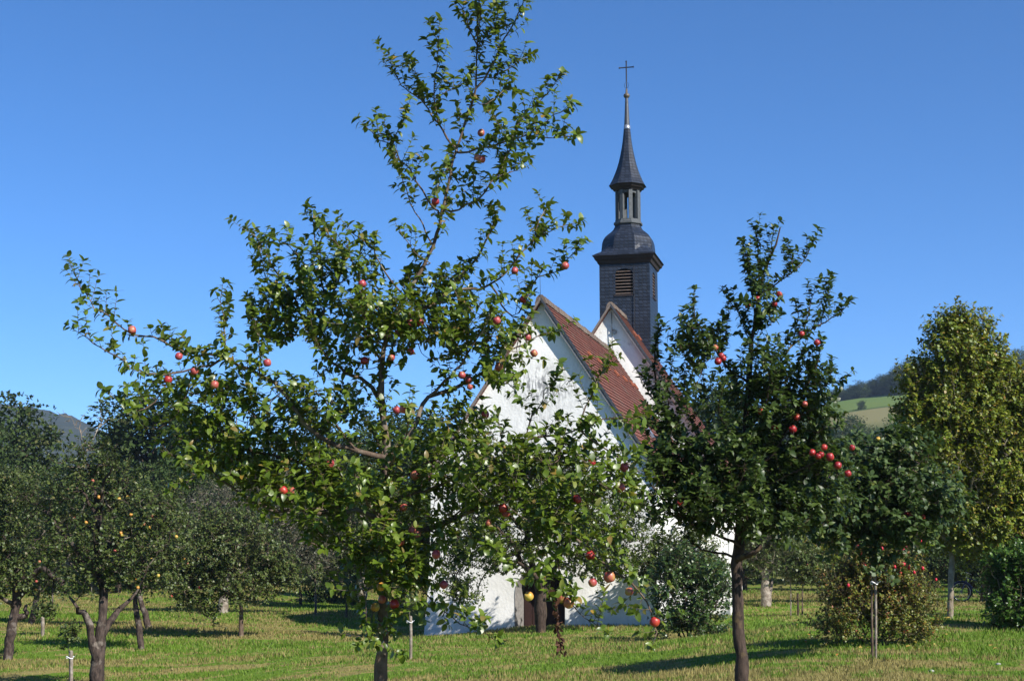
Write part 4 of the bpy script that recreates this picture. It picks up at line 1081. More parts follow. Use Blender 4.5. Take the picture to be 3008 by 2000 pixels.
    spots = [(2289,865),(2276,893),(2197,899),(2226,879),(2101,1021,1,'apple_orange'),(2109,1062,1.1),(2125,1053),(2119,1045),(2355,982),(2400,1007,1.1),(2236,1209),(2364,1187,1,'apple_orange'),(2341,1225),(2329,1261,1.25),(2272,1257),(2286,1254,.8),(2404,1340),(2421,1314),(2438,1342,1.2),(2412,1335),(2461,1367,1.2),(2491,1391,1.1),(2503,1315),(2386,1329),(1996,1478)]
    hang_apples(root, T, spots, ['apple_red'], 1.0, .16)
right_tree()

def blob_tree(name, label, cat, base, D, trunk, limbs, lobes, n, size, leafm, bark, r0, length=(.15,.4), gap=.05, tmpl=LT2, group=None, maxd=2.0, up=.4, nsh=2, tw=.008, shell=.55, extra=None, rot=None):
    n = int(n * (1.8 if n > 70 else 1)); size *= 1.08
    T = TracedTree(D)
    gx = at(base[0], base[1], D)[0]; g = to_px(np.array([[gx, D, float(ground(gx, D))]]))[0]
    tp = [(base[0], g[1] + 3)] + list(trunk)
    T.limb(tp, r0, r0 * .45, (0, 0), 9, .15, True, r0 * (.10 if name == 'old_apple_tree' else .06))
    for l in limbs:
        X = np.concatenate(T.nodes); R = np.concatenate(T.rad); pp = to_px(X); j = np.argmin(np.hypot(pp[:, 0] - l[0][0], pp[:, 1] - l[0][1]))
        dz = l[-1] if not isinstance(l[-1], tuple) else 0; pts = [q for q in l if isinstance(q, tuple)]
        rr = min(R[j] * .85, r0 * .7); pts = join(pts, pp[j])
        T.limb(pts, rr, rr * .3, (X[j, 1] - D, dz), 7, .15, True, r0 * (.15 if name == 'old_apple_tree' else .08))
    T.fill(lobe_pts(lobes, n, D, shell), size, length, gap, up=up, maxd=maxd, r=tw, nsh=nsh)
    if extra: extra(T)
    root = root_of(name, label, cat, base, D, group)
    finish(T, root, bark, leafm, tmpl)
    return root, T

# ---- the young staked apple tree
root, T = blob_tree('young_apple_tree', 'young apple tree with broad bluish green leaves and a thin stem tied to a stake', 'apple tree', (2562, 1918), 20.0,
    [(2562,1850),(2560,1760),(2563,1690),(2560,1600),(2556,1500),(2550,1400)],
    [[(2560,1640),(2500,1570),(2440,1520),(2400,1500),-.3],[(2560,1600),(2640,1540),(2700,1500),(2750,1480),.3],[(2556,1500),(2490,1440),(2460,1360),(2470,1300),.3],[(2556,1480),(2620,1420),(2680,1380),(2720,1340),-.3],[(2550,1420),(2540,1340),(2560,1290),0]],
    [(2560,1480,0,160,130),(2460,1480,0,110,100),(2680,1460,0,130,100),(2560,1370,0,120,90),(2440,1560,-.2,80,50),(2640,1560,-.2,110,60),(2760,1500,.2,70,60),(2570,1640,-.2,35,50),(2650,1330,0,80,60)],
    330, .085, M['young_apple_leaf'], M['bark'], .017, (.12,.34), .034, LT2, maxd=1.5)
hang_apples(root, T, [(2660,1510,1.15),(2674,1512,1.0),(2614,1558,1.1),(2579,1289,1.0,'apple_yellow'),(2711,1518)], ['apple_red'], 1.05, .35)

def stake(label, x, y0, y1, D, r, lean=0, tie=True, group='wooden stakes beside young trees', m='grey_wood'):
    p = at(x, y1, D); gz = float(ground(p[0], D)); top = at(x + lean, y0, D)
    o = thing('stake', label, 'stake', (p[0], D, gz), 0, group)
    W_ = Wood(); P = catmull([(p[0], D, gz - .1), ((p[0]+top[0])/2 + .008, D, (gz + top[2])/2), tuple(top)], .12); W_.tube(P, r * (1 + rng.normal(0, .04, len(P))), 8)
    W_.tube([P[-1], P[-1] + [0, 0, .012], P[-1] + [0, 0, .014]], [r * .98, r * .7, .001], 8)
    W_.build('post', M[m], o, np.array(o.location))
    if tie:
        W_ = Wood(); z = top[2] - .10; t = np.linspace(0, 2 * math.pi, 12)
        W_.tube(np.stack([top[0] - .02 + (r + .03) * np.cos(t), D + (r + .012) * np.sin(t), z + .02 * np.sin(2 * t)], -1), np.full(12, .008), 5)
        W_.tube([(top[0] + r + .01, D - .02, z), (top[0] + r + .05, D - .03, z + .03)], [.006, .004], 4)
        W_.build('tie', M['white_tie'], o, np.array(o.location))
    return o
M['white_tie'] = plain('white_tie', (.75,.75,.76), .6)
stake('weathered grey stake with a white tie, in front of the reddish rose bush', 2571, 1690, 1918, 19.9, .018)
stake('grey stake with a white tie standing left of the church corner', 1206, 1810, 1932, 28, .030)
stake('short pale stake with a white tie beside a sapling, lower left corner', 209, 1912, 2030, 24, .030)
stake('brown post standing between the old trees at the left', 125, 1812, 1868, 40, .050, tie=False)
stake('thin dark post between two slender trees beyond the meadow', 2343, 1742, 1776, 50, .035, tie=False, m='dark_bark')
stake('thin post under a sapling behind the big apple tree, left', 927, 1745, 1800, 52, .045, tie=False)

# ---- the small leaved tree close in front of the church door
def droop(T):
    for px, dz in (([(1540,1600),(1450,1590),(1370,1640),(1330,1720),(1330,1770)], -.5), ([(1540,1620),(1480,1640),(1420,1690),(1400,1750)], -.2)):
        P, Tn = T.limb(px, .03, .008, (0, dz), 6, .15)
        T.leafy(P, Tn, .3, .06, (.15, .45), .06, up=-.6, leafgap=.035, every_spur=.2, updir=-.3)
blob_tree('pear_tree', 'small leaved fruit tree growing right in front of the church door, hiding the lower gable', 'tree', (1588, 1842), 38.6,
    [(1587,1790),(1590,1740),(1575,1690),(1560,1640),(1545,1560),(1540,1480)],
    [[(1575,1690),(1530,1650),(1510,1600),(1450,1540),-.8],[(1560,1640),(1630,1600),(1700,1560),(1780,1540),.2],[(1590,1740),(1620,1690),(1650,1620),(1700,1520),.3],[(1545,1560),(1450,1470),(1400,1380),(1400,1300),0],[(1540,1500),(1600,1420),(1660,1370),0],[(1650,1620),(1720,1650),(1740,1680),-.3],[(1450,1540),(1390,1520),(1350,1540),-.5],[(1590,1740),(1570,1690),(1520,1650),-1.2]],
    [(1540,1480,0,180,130),(1420,1420,0,90,120),(1400,1310,0,45,60),(1650,1430,0,130,90),(1750,1530,0,130,100),(1640,1560,-.2,130,70),(1720,1650,-.2,80,60),(1400,1560,-.4,110,90),(1345,1650,-.5,60,80),(1365,1740,-.5,45,50),(1480,1640,-.5,110,55),(1840,1560,.3,100,120),(1800,1660,.2,80,50),(1560,1390,0,120,60)],
    760, .074, M['pear_leaf'], M['dark_bark'], .15, (.14,.42), .028, LT2, maxd=2.2, extra=droop, tw=.012)

# ---- bushes
def bush(name, label, cat, base, D, stems, lobes, n, size, leafm, r, length=(.12,.3), gap=.04, up=.5, extra=None, maxd=1.5):
    n = int(n * 1.6)
    T = TracedTree(D)
    gx = at(base[0], base[1], D)[0]; g = to_px(np.array([[gx, D, float(ground(gx, D))]]))[0]
    for i, (x, y, dz) in enumerate(stems):
        T.limb([(base[0] + (x - base[0]) * .12, g[1] + 2), (base[0] + (x - base[0]) * .55, (g[1] + y) / 2 + 15), (x, y)], r, r * .4, (rng.normal(0, .06), dz), 6, .1, True)
    T.fill(lobe_pts(lobes, n, D, .6), size, length, gap, up=up, maxd=maxd, r=.005, nsh=2)
    root = root_of(name, label, cat, base, D)
    finish(T, root, M['bark'], leafm, LT2, 'stem')
    return root, T
bush('bush', 'dark green rounded bush with bare lower stems against the white church wall', 'bush', (2025, 1888), 33.5,
     [(1960,1700,-.2),(2000,1660,.2),(2050,1650,0),(2090,1690,.3),(1940,1760,.1),(2110,1760,-.3),(2010,1720,-.5)],
     [(2030,1760,0,110,105),(1970,1740,0,70,90),(2080,1720,0,75,80),(2000,1660,0,70,50),(2060,1830,-.2,80,40),(1960,1840,-.2,45,35)], 420, .075, M['bush_leaf'], .02)
bush('shrub', 'tall loose grey green shrub behind the dark bush beside the church wall', 'shrub', (2060, 1835), 40.0,
     [(1960,1600,-.2),(2010,1560,.2),(2060,1600,0),(1920,1640,.1),(2100,1660,-.2)],
     [(1980,1640,0,90,80),(2040,1640,0,80,80),(1920,1660,0,60,60),(2090,1700,0,50,70)], 420, .08, M['old_leaf'], .02)
hips = {}
root, T = bush('rose_bush', 'spreading rose bush turning yellow and red with bright red hips, behind a stake', 'bush', (2575, 1882), 22.5,
     [(2470,1720,-.3),(2530,1680,.3),(2590,1650,0),(2650,1680,.2),(2700,1740,-.2),(2440,1790,.1),(2720,1820,.1),(2560,1720,-.6),(2620,1740,.6)],
     [(2575,1770,0,130,85),(2490,1760,0,85,80),(2660,1760,0,85,80),(2590,1690,0,110,60),(2470,1850,-.1,60,30),(2660,1850,-.1,80,35),(2560,1640,0,60,30)], 520, .042, M['rose_leaf'], .012, (.15,.50), .024)
M['hip'] = plain('red_rose_hip', (.42,.02,.04), .35, 0, .2)
def hips_on(root, T, n):
    L_ = T.L; P = np.concatenate(L_.P); c = np.array([root.location.x, root.location.y, root.location.z + .8])
    w = P[:, 2] - P[:, 1] * .6 + rng.normal(0, .25, len(P)); idx = np.argsort(-w)[:n * 25]; idx = rng.choice(idx, n, False)
    bm = bmesh.new(); bmesh.ops.create_uvsphere(bm, u_segments=8, v_segments=6, radius=.021)
    for v in bm.verts: v.co.z *= 1.25
    me = bpy.data.meshes.new('rose_hip'); bm.to_mesh(me); bm.free(); me.polygons.foreach_set('use_smooth', [True] * len(me.polygons)); me.materials.append(M['hip'])
    for i in idx:
        o = link('rose_hip', me, None, root); o.location = P[i] - np.array(root.location) + [0, -.05, .03]; k = rng.uniform(.8, 1.3); o.scale = (k, k, k)
hips_on(root, T, 60)
bush('bush', 'bright green dense bush at the right edge of the photo', 'bush', (2985, 1850), 25.0,
     [(2930,1700,-.2),(2980,1650,.2),(3040,1640,0),(3080,1690,.3),(2920,1770,.1),(3000,1720,-.5)],
     [(2985,1760,0,85,90),(3020,1700,0,100,95),(2960,1690,0,60,60),(3060,1780,0,80,80),(2950,1820,0,45,35)], 620, .062, M['bright_leaf'], .02)

# ---- the big yellowing tree on the right
blob_tree('lime_tree', 'tall conical tree with yellowing olive leaves, at the right edge behind the young apple tree', 'tree', (2791, 1803), 27.0,
    [(2793,1740),(2795,1660),(2800,1560),(2805,1450),(2810,1330),(2815,1200),(2822,1080),(2825,1000)],
    [[(2800,1600),(2720,1540),(2650,1500),-.4],[(2800,1580),(2880,1520),(2960,1480),.4],[(2805,1480),(2720,1400),(2680,1340),.4],[(2805,1450),(2900,1380),(2980,1320),-.4],[(2810,1330),(2740,1230),(2710,1150),-.2],[(2812,1300),(2900,1200),(2940,1100),.3],[(2820,1120),(2770,1030),(2750,980),.1],[(2820,1120),(2870,1020),(2880,970),0],[(2800,1560),(2840,1480),(2860,1400),-1.3],[(2805,1450),(2790,1350),(2800,1250),1.3],[(2900,1380),(3000,1300),(3080,1250),.2],[(2960,1480),(3060,1460),(3120,1440),0]],
    [(2810,1430,0,190,150),(2800,1250,0,150,150),(2815,1080,0,95,110),(2770,990,0,40,50),(2860,990,0,45,55),(2815,955,0,25,40),(2940,1380,0,140,190),(2930,1180,0,90,110),(2690,1400,0,90,110),(2720,1240,0,70,100),(2690,1530,0,100,70),(2985,1250,0,90,130),(2900,1080,0,60,80),(2880,1560,0,150,75),(3010,1500,0,120,120),(3060,1300,.3,110,170),(3000,1160,.3,60,70),(2700,1130,0,40,60)],
    2400, .068, M['lime_leaf'], M['pale_bark'], .062, (.16,.42), .034, LT2, maxd=2.0, up=.5, tw=.006)

# ---- the old orchard at the left
def dead_twigs(T, list_, r):
    for px in list_: 
        P, Tn = T.limb(px, r, r * .25, (.1, .1), 5, .1, True, .02)
def dead_top(T):
    keep = T.trunkW; T.trunkW = T.deadW = Wood()
    dead_twigs(T, [[(247,1360),(243,1310),(238,1275),(222,1250),(205,1225),(184,1203)],[(222,1250),(250,1215)],[(238,1275),(228,1240),(240,1225)],[(247,1340),(262,1310),(282,1268),(300,1235),(322,1200)],[(282,1268),(296,1240),(296,1205)],[(290,1255),(320,1235),(340,1228)],[(205,1225),(183,1220),(165,1208)],[(262,1310),(240,1290),(255,1255)],[(205,1232),(190,1240)],[(300,1235),(280,1222)]], .011)
    T.deadW2 = T.trunkW = Wood()
    dead_twigs(T, [[(290,1740),(255,1700),(240,1690),(205,1660),(203,1635),(222,1625)],[(203,1660),(196,1650)]], .05)
    T.trunkW = keep
root_, T_ = blob_tree('old_apple_tree', 'gnarled old apple tree with three forked trunks and bare dead twigs on top', 'apple tree', (288, 2055), 25.0,
    [(288,2010),(284,1955),(290,1900),(298,1850),(302,1780),(298,1700),(290,1640),(287,1580),(290,1510)],
    [[(284,1960),(272,1900),(264,1835),(240,1800),(228,1785),-.3],[(300,1880),(322,1830),(345,1790),(372,1775),(400,1740),.4],[(290,1640),(310,1660),(330,1680),(390,1690),.3],[(290,1560),(272,1500),(255,1460),(220,1430),-.2],[(290,1510),(305,1470),(350,1450),(400,1440),.2],[(287,1580),(265,1540),(240,1500),.5],[(228,1785),(200,1750),(170,1740),-.2],[(290,1510),(270,1430),(250,1350),.1],[(400,1740),(440,1660),(470,1600),.4],[(298,1700),(240,1640),(180,1560),(130,1500),-.4],[(290,1640),(360,1560),(430,1520),.5],[(290,1520),(300,1440),(330,1370),-.6]],
    [(250,1430,0,130,90),(180,1520,0,100,100),(380,1500,0,120,100),(420,1610,.2,110,90),(320,1620,-.2,110,70),(330,1700,0,60,45),(150,1620,-.2,90,70),(260,1340,0,60,55),(470,1520,.4,70,80),(220,1720,-.3,60,40),(300,1400,0,90,60),(90,1470,.5,70,60)],
    290, .056, M['old_leaf'], M['old_bark'], .135, (.12,.34), .035, LT2, maxd=1.6, extra=dead_top, tw=.012)
ylw = [(220,1523,1.1,'apple_orange'),(253,1534),(448,1515,1.2,'apple_orange'),(385,1512),(355,1565,1.2),(358,1571),(272,1412,1,'apple_orange'),(350,1465),(290,1460),(425,1540,1,'apple_orange'),(440,1548),(338,1618,1,'apple_orange'),(465,1690),(518,1576,1.1),(405,1725),(375,1460)]
hang_apples(root_, T_, ylw, ['apple_yellow'], .92, .3)
root_, T_ = blob_tree('old_apple_tree', 'old apple tree with a thick trunk at the far left edge and a broken limb', 'apple tree', (22, 1943), 33.0,
    [(27,1900),(36,1840),(44,1790),(50,1760),(40,1690),(20,1620)],
    [[(44,1790),(20,1765),(-20,1750),-.3],[(50,1760),(80,1730),(110,1680),.3],[(40,1690),(65,1640),(60,1605),(45,1600),-.4],[(20,1620),(10,1560),(20,1500),.2],[(20,1620),(-50,1560),(-90,1500),0],[(40,1820),(75,1808),(80,1790),(78,1777),.1]],
    [(0,1520,0,120,130),(70,1600,0,100,90),(-70,1620,0,110,120),(50,1450,0,90,70),(20,1700,-.3,90,60),(120,1700,.2,70,60),(-40,1440,0,90,70)],
    400, .065, M['old_leaf'], M['old_bark'], .14, (.15,.40), .04, LT2, maxd=2.0, tw=.012,
    extra=lambda T: (T.limb([(70,1700),(95,1690),(125,1668),(150,1688),(186,1712)], .085, .05, (-.2, -.7), 7, .12, True), T.limb([(150,1688),(158,1690),(156,1720),(154,1772)], .03, .015, (-.5, -.5), 5, .12, True), T.limb([(150,1688),(165,1670),(175,1660)], .03, .012, (-.5, -.6), 5, .12, True)))
hang_apples(root_, T_, [(20,1720,1.2),(116,1649,1,'apple_orange'),(107,1707,1,'apple_orange'),(106,1730),(48,1735,.9)], ['apple_yellow'], .95, .5)
root_, T_ = blob_tree('old_apple_tree', 'apple tree with a single leaning dark trunk just right of the three forked trunks', 'apple tree', (416, 1903), 35.0,
    [(410,1860),(403,1810),(398,1770),(402,1720),(415,1660)],
    [[(402,1750),(440,1690),(480,1640),.3],[(415,1680),(400,1620),(380,1560),.2],[(415,1660),(460,1580),(500,1540),-.2],[(402,1740),(360,1690),(330,1650),-.3]],
    [(430,1620,0,110,100),(500,1600,0,80,90),(370,1600,.3,90,80),(450,1520,0,90,60),(440,1700,-.3,80,45)],
    260, .065, M['old_leaf'], M['old_bark'], .085, (.15,.40), .045, LT2, maxd=2.0, tw=.012)
hang_apples(root_, T_, [(540,1640),(552,1655,1,'apple_orange'),(430,1590),(445,1640),(400,1700),(465,1660)], ['apple_yellow'], .95, .4)
blob_tree('old_apple_tree', 'apple tree with a crooked leaning trunk standing behind the leaning dark trunk', 'apple tree', (437, 1835), 44.0,
    [(428,1810),(418,1785),(410,1750),(400,1690)], [[(410,1750),(440,1690),(480,1640),.3],[(400,1700),(350,1640),(330,1600),0]],
    [(420,1600,0,100,90),(340,1560,0,80,80),(500,1560,0,80,80)], 180, .085, M['wood_leaf'], M['old_bark'], .11, (.2,.45), .06, LT1, maxd=2.5, tw=.014)
root_, T_ = blob_tree('apple_tree', 'low rounded apple tree with a short straight trunk casting a shadow on the mown grass', 'apple tree', (708, 1872), 40.0,
    [(708,1830),(708,1790),(706,1765),(700,1700),(690,1640)],
    [[(706,1770),(660,1740),(600,1730),-.4],[(706,1768),(760,1740),(810,1700),.3],[(700,1700),(640,1640),(580,1590),.2],[(700,1690),(760,1640),(800,1600),-.2],[(690,1650),(680,1580),(690,1530),0],[(600,1730),(540,1740),(510,1760),-.3],[(660,1740),(620,1780),(612,1815),-.6]],
    [(690,1620,0,140,100),(600,1650,0,110,100),(790,1670,0,80,90),(560,1740,-.3,70,60),(700,1730,-.3,110,45),(520,1700,-.2,50,70),(612,1805,-.6,20,25),(680,1540,0,90,50),(590,1560,0,80,70),(840,1700,0,40,50)],
    520, .075, M['old_leaf'], M['bark'], .075, (.18,.42), .045, LT2, maxd=2.5, tw=.010)
hang_apples(root_, T_, [(502,1752,1.5,'apple_red'),(582,1643,1.1),(522,1577,1),(545,1570,1,'apple_orange'),(670,1595,.9),(585,1725,1,'apple_red')], ['apple_yellow'], 1.0, .6)
blob_tree('old_fruit_tree', 'broad old fruit tree with sparse greyish foliage behind the low rounded tree', 'tree', (655, 1817), 54.0,
    [(655,1790),(660,1740),(690,1660),(720,1580)], [[(690,1660),(760,1560),(800,1480),0],[(720,1580),(690,1500),(700,1440),0],[(680,1690),(800,1620),(880,1580),.3],[(720,1580),(780,1500),(850,1460),-.4]],
    [(740,1510,0,150,100),(860,1560,0,110,100),(640,1520,0,120,100),(800,1440,0,110,60),(900,1640,0,80,70)],
    420, .085, M['grey_leaf'], M['grey_wood'], .22, (.3,.7), .075, LT1, maxd=3.0, tw=.020)
blob_tree('old_fruit_tree', 'old fruit tree with a pale stout trunk in the gap behind the big apple tree', 'tree', (1064, 1788), 63.0,
    [(1063,1760),(1065,1720),(1060,1660),(1050,1600)], [[(1060,1660),(1000,1600),(960,1560),0],[(1062,1680),(1120,1620),(1160,1580),.3],[(1050,1600),(1060,1540),0]],
    [(1050,1590,0,120,90),(970,1640,0,90,80),(1140,1620,0,90,90),(1060,1500,0,120,70),(980,1700,0,60,40)],
    300, .12, M['old_leaf'], M['pale_bark'], .27, (.3,.7), .10, LT1, maxd=3.5, tw=.022)
blob_tree('old_fruit_tree', 'leaning slim trunked tree between the two old apple trees at the far left', 'tree', (90, 1833), 46.0,
    [(98,1800),(105,1770),(112,1740),(120,1690)], [[(112,1740),(80,1690),(50,1650),0],[(112,1730),(150,1680),(180,1640),.3]],
    [(120,1640,0,100,80),(60,1620,0,80,70),(190,1640,.3,80,70),(120,1560,0,120,60)], 200, .10, M['wood_leaf'], M['old_bark'], .10, (.25,.55), .08, LT1, maxd=3.0, tw=.016)
blob_tree('fruit_tree', 'slim dark stemmed tree standing in the shade right of the grey fruit tree', 'tree', (883, 1768), 66.0,
    [(882,1740),(880,1720),(878,1690),(875,1650)], [[(878,1690),(850,1650),0],[(878,1690),(905,1650),.2]],
    [(875,1640,0,60,55),(850,1670,0,40,35),(910,1670,0,40,35)], 130, .12, M['wood_leaf'], M['dark_bark'], .075, (.3,.6), .10, LT1, maxd=3.0, tw=.016)
blob_tree('fruit_tree', 'stout trunked fruit tree close left of the church corner, behind the stake', 'tree', (1184, 1797), 56.0,
    [(1183,1770),(1182,1740),(1186,1690),(1190,1640)], [[(1186,1690),(1150,1640),0],[(1186,1680),(1230,1640),.2]],
    [(1190,1620,0,90,80),(1240,1660,0,60,70),(1140,1660,0,50,50),(1200,1540,0,100,70)], 210, .11, M['wood_leaf'], M['old_bark'], .12, (.3,.6), .09, LT1, maxd=3.0, tw=.016)
def sapling(label, x, y0, y1, D, n, r=.012, lob=None, size=.06, leafm='old_leaf', group='young saplings in the orchard'):
    return blob_tree('sapling', label, 'sapling', (x, y1), D, [(x + 1, y1 * .6 + y0 * .4), (x - 1, y0 + (y1 - y0) * .3), (x, y0 + 8)], [], lob or [(x, y0 + 15, 0, 14, 20)], n, size, M[leafm], M['bark'], r, (.08, .22), .04, LT2, group, maxd=.8, tw=.004)
sapling('thin sapling with a small tuft of leaves beside the short pale stake', 203, 1855, 2030, 24.1, 26, .010, [(205,1870,0,20,22)], .06)
sapling('small young tree with a round tuft of leaves behind the big trunk', 1017, 1705, 1812, 50, 60, .045, [(1017,1730,0,30,38),(1030,1755,0,22,22)], .085)
sapling('spindly sapling growing up beside the thin post', 926, 1650, 1800, 51.6, 40, .03, [(926,1690,0,28,36)], .08)
sapling('leafy green shoot rising along the stake left of the church', 1204, 1738, 1932, 28.15, 26, .010, [(1204,1775,0,10,34)], .055)
sapling('small leafy sapling beside the brown post at the left', 128, 1770, 1868, 40.2, 50, .02, [(128,1795,0,26,22)], .075)
bush('bush', 'dark low bush in deep shade between the slim trees at the left', 'bush', (985, 1765), 69.0,
     [(940,1720,0),(985,1700,.3),(1030,1720,0)], [(985,1725,0,75,40),(940,1735,0,40,30),(1030,1735,0,40,30)], 120, .14, M['wood_leaf'], .03, (.3,.5), .09, maxd=3)

# ---- trees beyond the meadow on the right of the church
blob_tree('old_fruit_tree', 'old fruit tree with a thick grey trunk, seen right of the dark trunk', 'tree', (2250, 1777), 55.0,
    [(2249,1750),(2248,1720),(2250,1690),(2252,1660)], [[(2250,1690),(2220,1650),0],[(2250,1690),(2290,1650),.2],[(2254,1777),(2262,1740),(2268,1700),.4]],
    [(2250,1640,0,80,55),(2310,1630,0,60,50),(2200,1630,0,60,50),(2260,1570,0,90,60)], 210, .11, M['old_leaf'], M['grey_wood'], .21, (.3,.6), .09, LT1, maxd=3, tw=.02)
blob_tree('young_fruit_tree', 'slender young tree with a pale stem, left of a pair beyond the meadow', 'tree', (2323, 1778), 50.0,
    [(2323,1740),(2322,1700),(2322,1670)], [], [(2322,1660,0,42,45),(2330,1700,0,26,20)], 80, .10, M['old_leaf'], M['grey_wood'], .025, (.25,.5), .08, LT1, maxd=2, tw=.01)
blob_tree('young_fruit_tree', 'slender young tree with a forked dark stem, right of a pair beyond the meadow', 'tree', (2357, 1776), 50.0,
    [(2357,1745),(2358,1720),(2352,1690),(2350,1660)], [[(2358,1720),(2372,1700),(2380,1670),0]], [(2365,1660,0,52,48),(2400,1690,0,40,28)], 110, .10, M['old_leaf'], M['bark'], .035, (.25,.5), .08, LT1, maxd=2, tw=.01)
blob_tree('fruit_tree', 'spreading tree with golden tipped drooping branches beyond the meadow', 'tree', (2430, 1772), 58.0,
    [(2430,1740),(2430,1690),(2420,1640)], [[(2430,1690),(2380,1620),(2340,1600),0],[(2430,1680),(2480,1620),(2520,1610),.2]],
    [(2410,1610,0,110,50),(2470,1640,0,80,60),(2350,1600,0,60,40),(2420,1670,0,80,40)], 260, .12, M['lime_leaf'], M['bark'], .12, (.3,.7), .09, LT1, maxd=3.5, up=-.2, tw=.02)
blob_tree('fruit_tree', 'small dark tree behind the bicycle under the yellowing tree', 'tree', (2850, 1752), 62.0,
    [(2850,1720),(2852,1690),(2850,1650)], [[(2852,1690),(2810,1650),0],[(2852,1690),(2900,1650),.2]],
    [(2850,1640,0,90,70),(2780,1660,0,70,55),(2930,1650,0,80,70),(2850,1700,0,70,35)], 260, .13, M['wood_leaf'], M['dark_bark'], .12, (.3,.6), .10, LT1, maxd=3.5, tw=.02)
blob_tree('fruit_tree', 'dark tree with a thick trunk behind the bright green bush at the right edge', 'tree', (2895, 1760), 50.0,
    [(2895,1720),(2897,1670),(2905,1600)], [[(2897,1660),(2850,1600),0],[(2900,1650),(2960,1580),.2]],
    [(2900,1600,0,110,60),(2980,1600,0,90,80),(2840,1610,0,70,50)], 220, .12, M['wood_leaf'], M['dark_bark'], .22, (.3,.6), .10, LT1, maxd=3, tw=.02)

# ------------------------------------------------------------------ woodland trees behind: three kinds, copied
def wood_tree(h, w, seed, conic, n=1500, size=.36):
    """a tall broad tree: trunk, limbs and clumped foliage; returns (trunk mesh, crown mesh), base at the origin"""
    global rng
    keep = rng; rng = np.random.default_rng(seed)
    W_, L_ = Wood(), Leaves()
    W_.tube(catmull([(0,0,-.3), (.1,0,h*.3), (-.1,.1,h*.6), (0,0,h*.95)], .6), np.linspace(.02*h+.05, .03, len(catmull([(0,0,-.3), (.1,0,h*.3), (-.1,.1,h*.6), (0,0,h*.95)], .6))), 8)
    nl = 34
    for i in range(nl):
        t = .12 + .86 * (i + rng.random()) / nl
        prof = (math.sin(math.pi * min(1, t * .95 + .06)) ** .55) * (1 - conic * t)
        r = w * prof * rng.uniform(.45, 1.0); a = rng.uniform(0, 6.28)
        c = np.array([math.cos(a) * r * .75, math.sin(a) * r * .75, h * t])
        W_.tube(catmull([(0, 0, h * t * .82), tuple(c * [.5, .5, 0] + [0, 0, h * (t * .9)]), tuple(c)], .5), np.linspace(.09, .02, len(catmull([(0, 0, h * t * .82), tuple(c * [.5, .5, 0] + [0, 0, h * (t * .9)]), tuple(c)], .5))), 5)
        for s in range(5):
            cc = c + rng.normal(0, 1, 3) * [w * .22, w * .22, h * .055]
            m = int(n / nl / 5)
            d = unit(rng.normal(0, 1, (m, 3))); rr = rng.uniform(.5, 1, m) ** .5
            p = cc + d * rr[:, None] * np.array([w * .24, w * .24, h * .055]) * rng.uniform(.6, 1.15)
            L_.add(p, d + rng.normal(0, .5, (m, 3)), np.array([0, 0, 1.]) + rng.normal(0, .5, (m, 3)), size * rng.uniform(.6, 1.2, m), np.clip(rng.normal(.45, .25) + rng.normal(0, .2, m), 0, 1))
    tr = W_.build('trunk', M['dark_bark'], None); cr = L_.build('crown', M['wood_leaf'], None, LT1)
    a, b = tr.data, cr.data
    bpy.data.objects.remove(tr); bpy.data.objects.remove(cr)
    rng = keep
    return a, b
WT = [wood_tree(12, 3.6, 11, .35, 10500, .31), wood_tree(11, 4.6, 12, .15, 10000, .33), wood_tree(13, 3.0, 13, .6, 8000, .29)]
WT_FAR = []
for a, b in WT:
    b2 = b.copy(); b2.materials.clear(); b2.materials.append(M['far_leaf']); WT_FAR.append((a, b2))
H0 = (12, 11, 13)
def put_wood(name, label, kind, base, scale, rot, far=False, group=None, wide=1.0):
    o = thing(name, label, 'tree', base, rot, group)
    a, b = (WT_FAR if far else WT)[kind]
    link('trunk', a, None, o); link('crown', b, None, o)
    o.scale = (scale * wide, scale * wide, scale)
    return o
def belt(x, ytop, D, kind, label, wide=1.0, group='trees of the wood behind the orchard', name='woodland_tree'):
    p = at(x, ytop, D); g = float(ground(p[0], D)); s = (p[2] - g) / H0[kind]
    put_wood(name, label, kind, (p[0], D, g), s, rng.uniform(0, 6.28), False, group, wide)
belt(75, 1212, 96, 1, 'dark broad woodland tree rising at the far left edge below the wooded hill', 1.0)
belt(-60, 1260, 90, 1, 'dark woodland tree cut by the left edge of the photo', 1.0)
belt(340, 1235, 104, 2, 'slim pointed tree left of the tallest tree behind the orchard', .9)
belt(452, 1160, 90, 0, 'tallest dark tree of the wood at the left, standing over the old orchard', 1.45)
belt(560, 1225, 100, 0, 'loose rounded tree right of the tallest tree behind the orchard', 1.1)
blbl = 'green woodland tree in the belt seen through the branches of the big apple tree'
for x, yt, D, k in ((690,1290,96,1),(800,1330,88,1),(930,1262,102,0),(1030,1300,92,1),(1120,1245,100,1),(1215,1250,94,0),(1300,1285,104,1),(1390,1330,98,1)):
    belt(x, yt, D, k, blbl)
blbl2 = 'low dark tree in the dense row at the back of the left orchard'
for x, yt, D, k in ((-30,1430,70,1),(150,1420,74,1),(260,1400,80,1),(360,1390,72,1),(470,1380,80,1),(570,1400,74,1),(660,1420,82,1),(780,1450,78,1),(880,1480,86,1),(960,1440,80,1),(1080,1420,84,1),(1190,1440,76,1),(1280,1430,82,1)):
    belt(x, yt, D, k, blbl2, 1.25, 'dense row of low trees at the back of the orchard')
rl = 'dark green tree in the row at the back of the meadow right of the church'
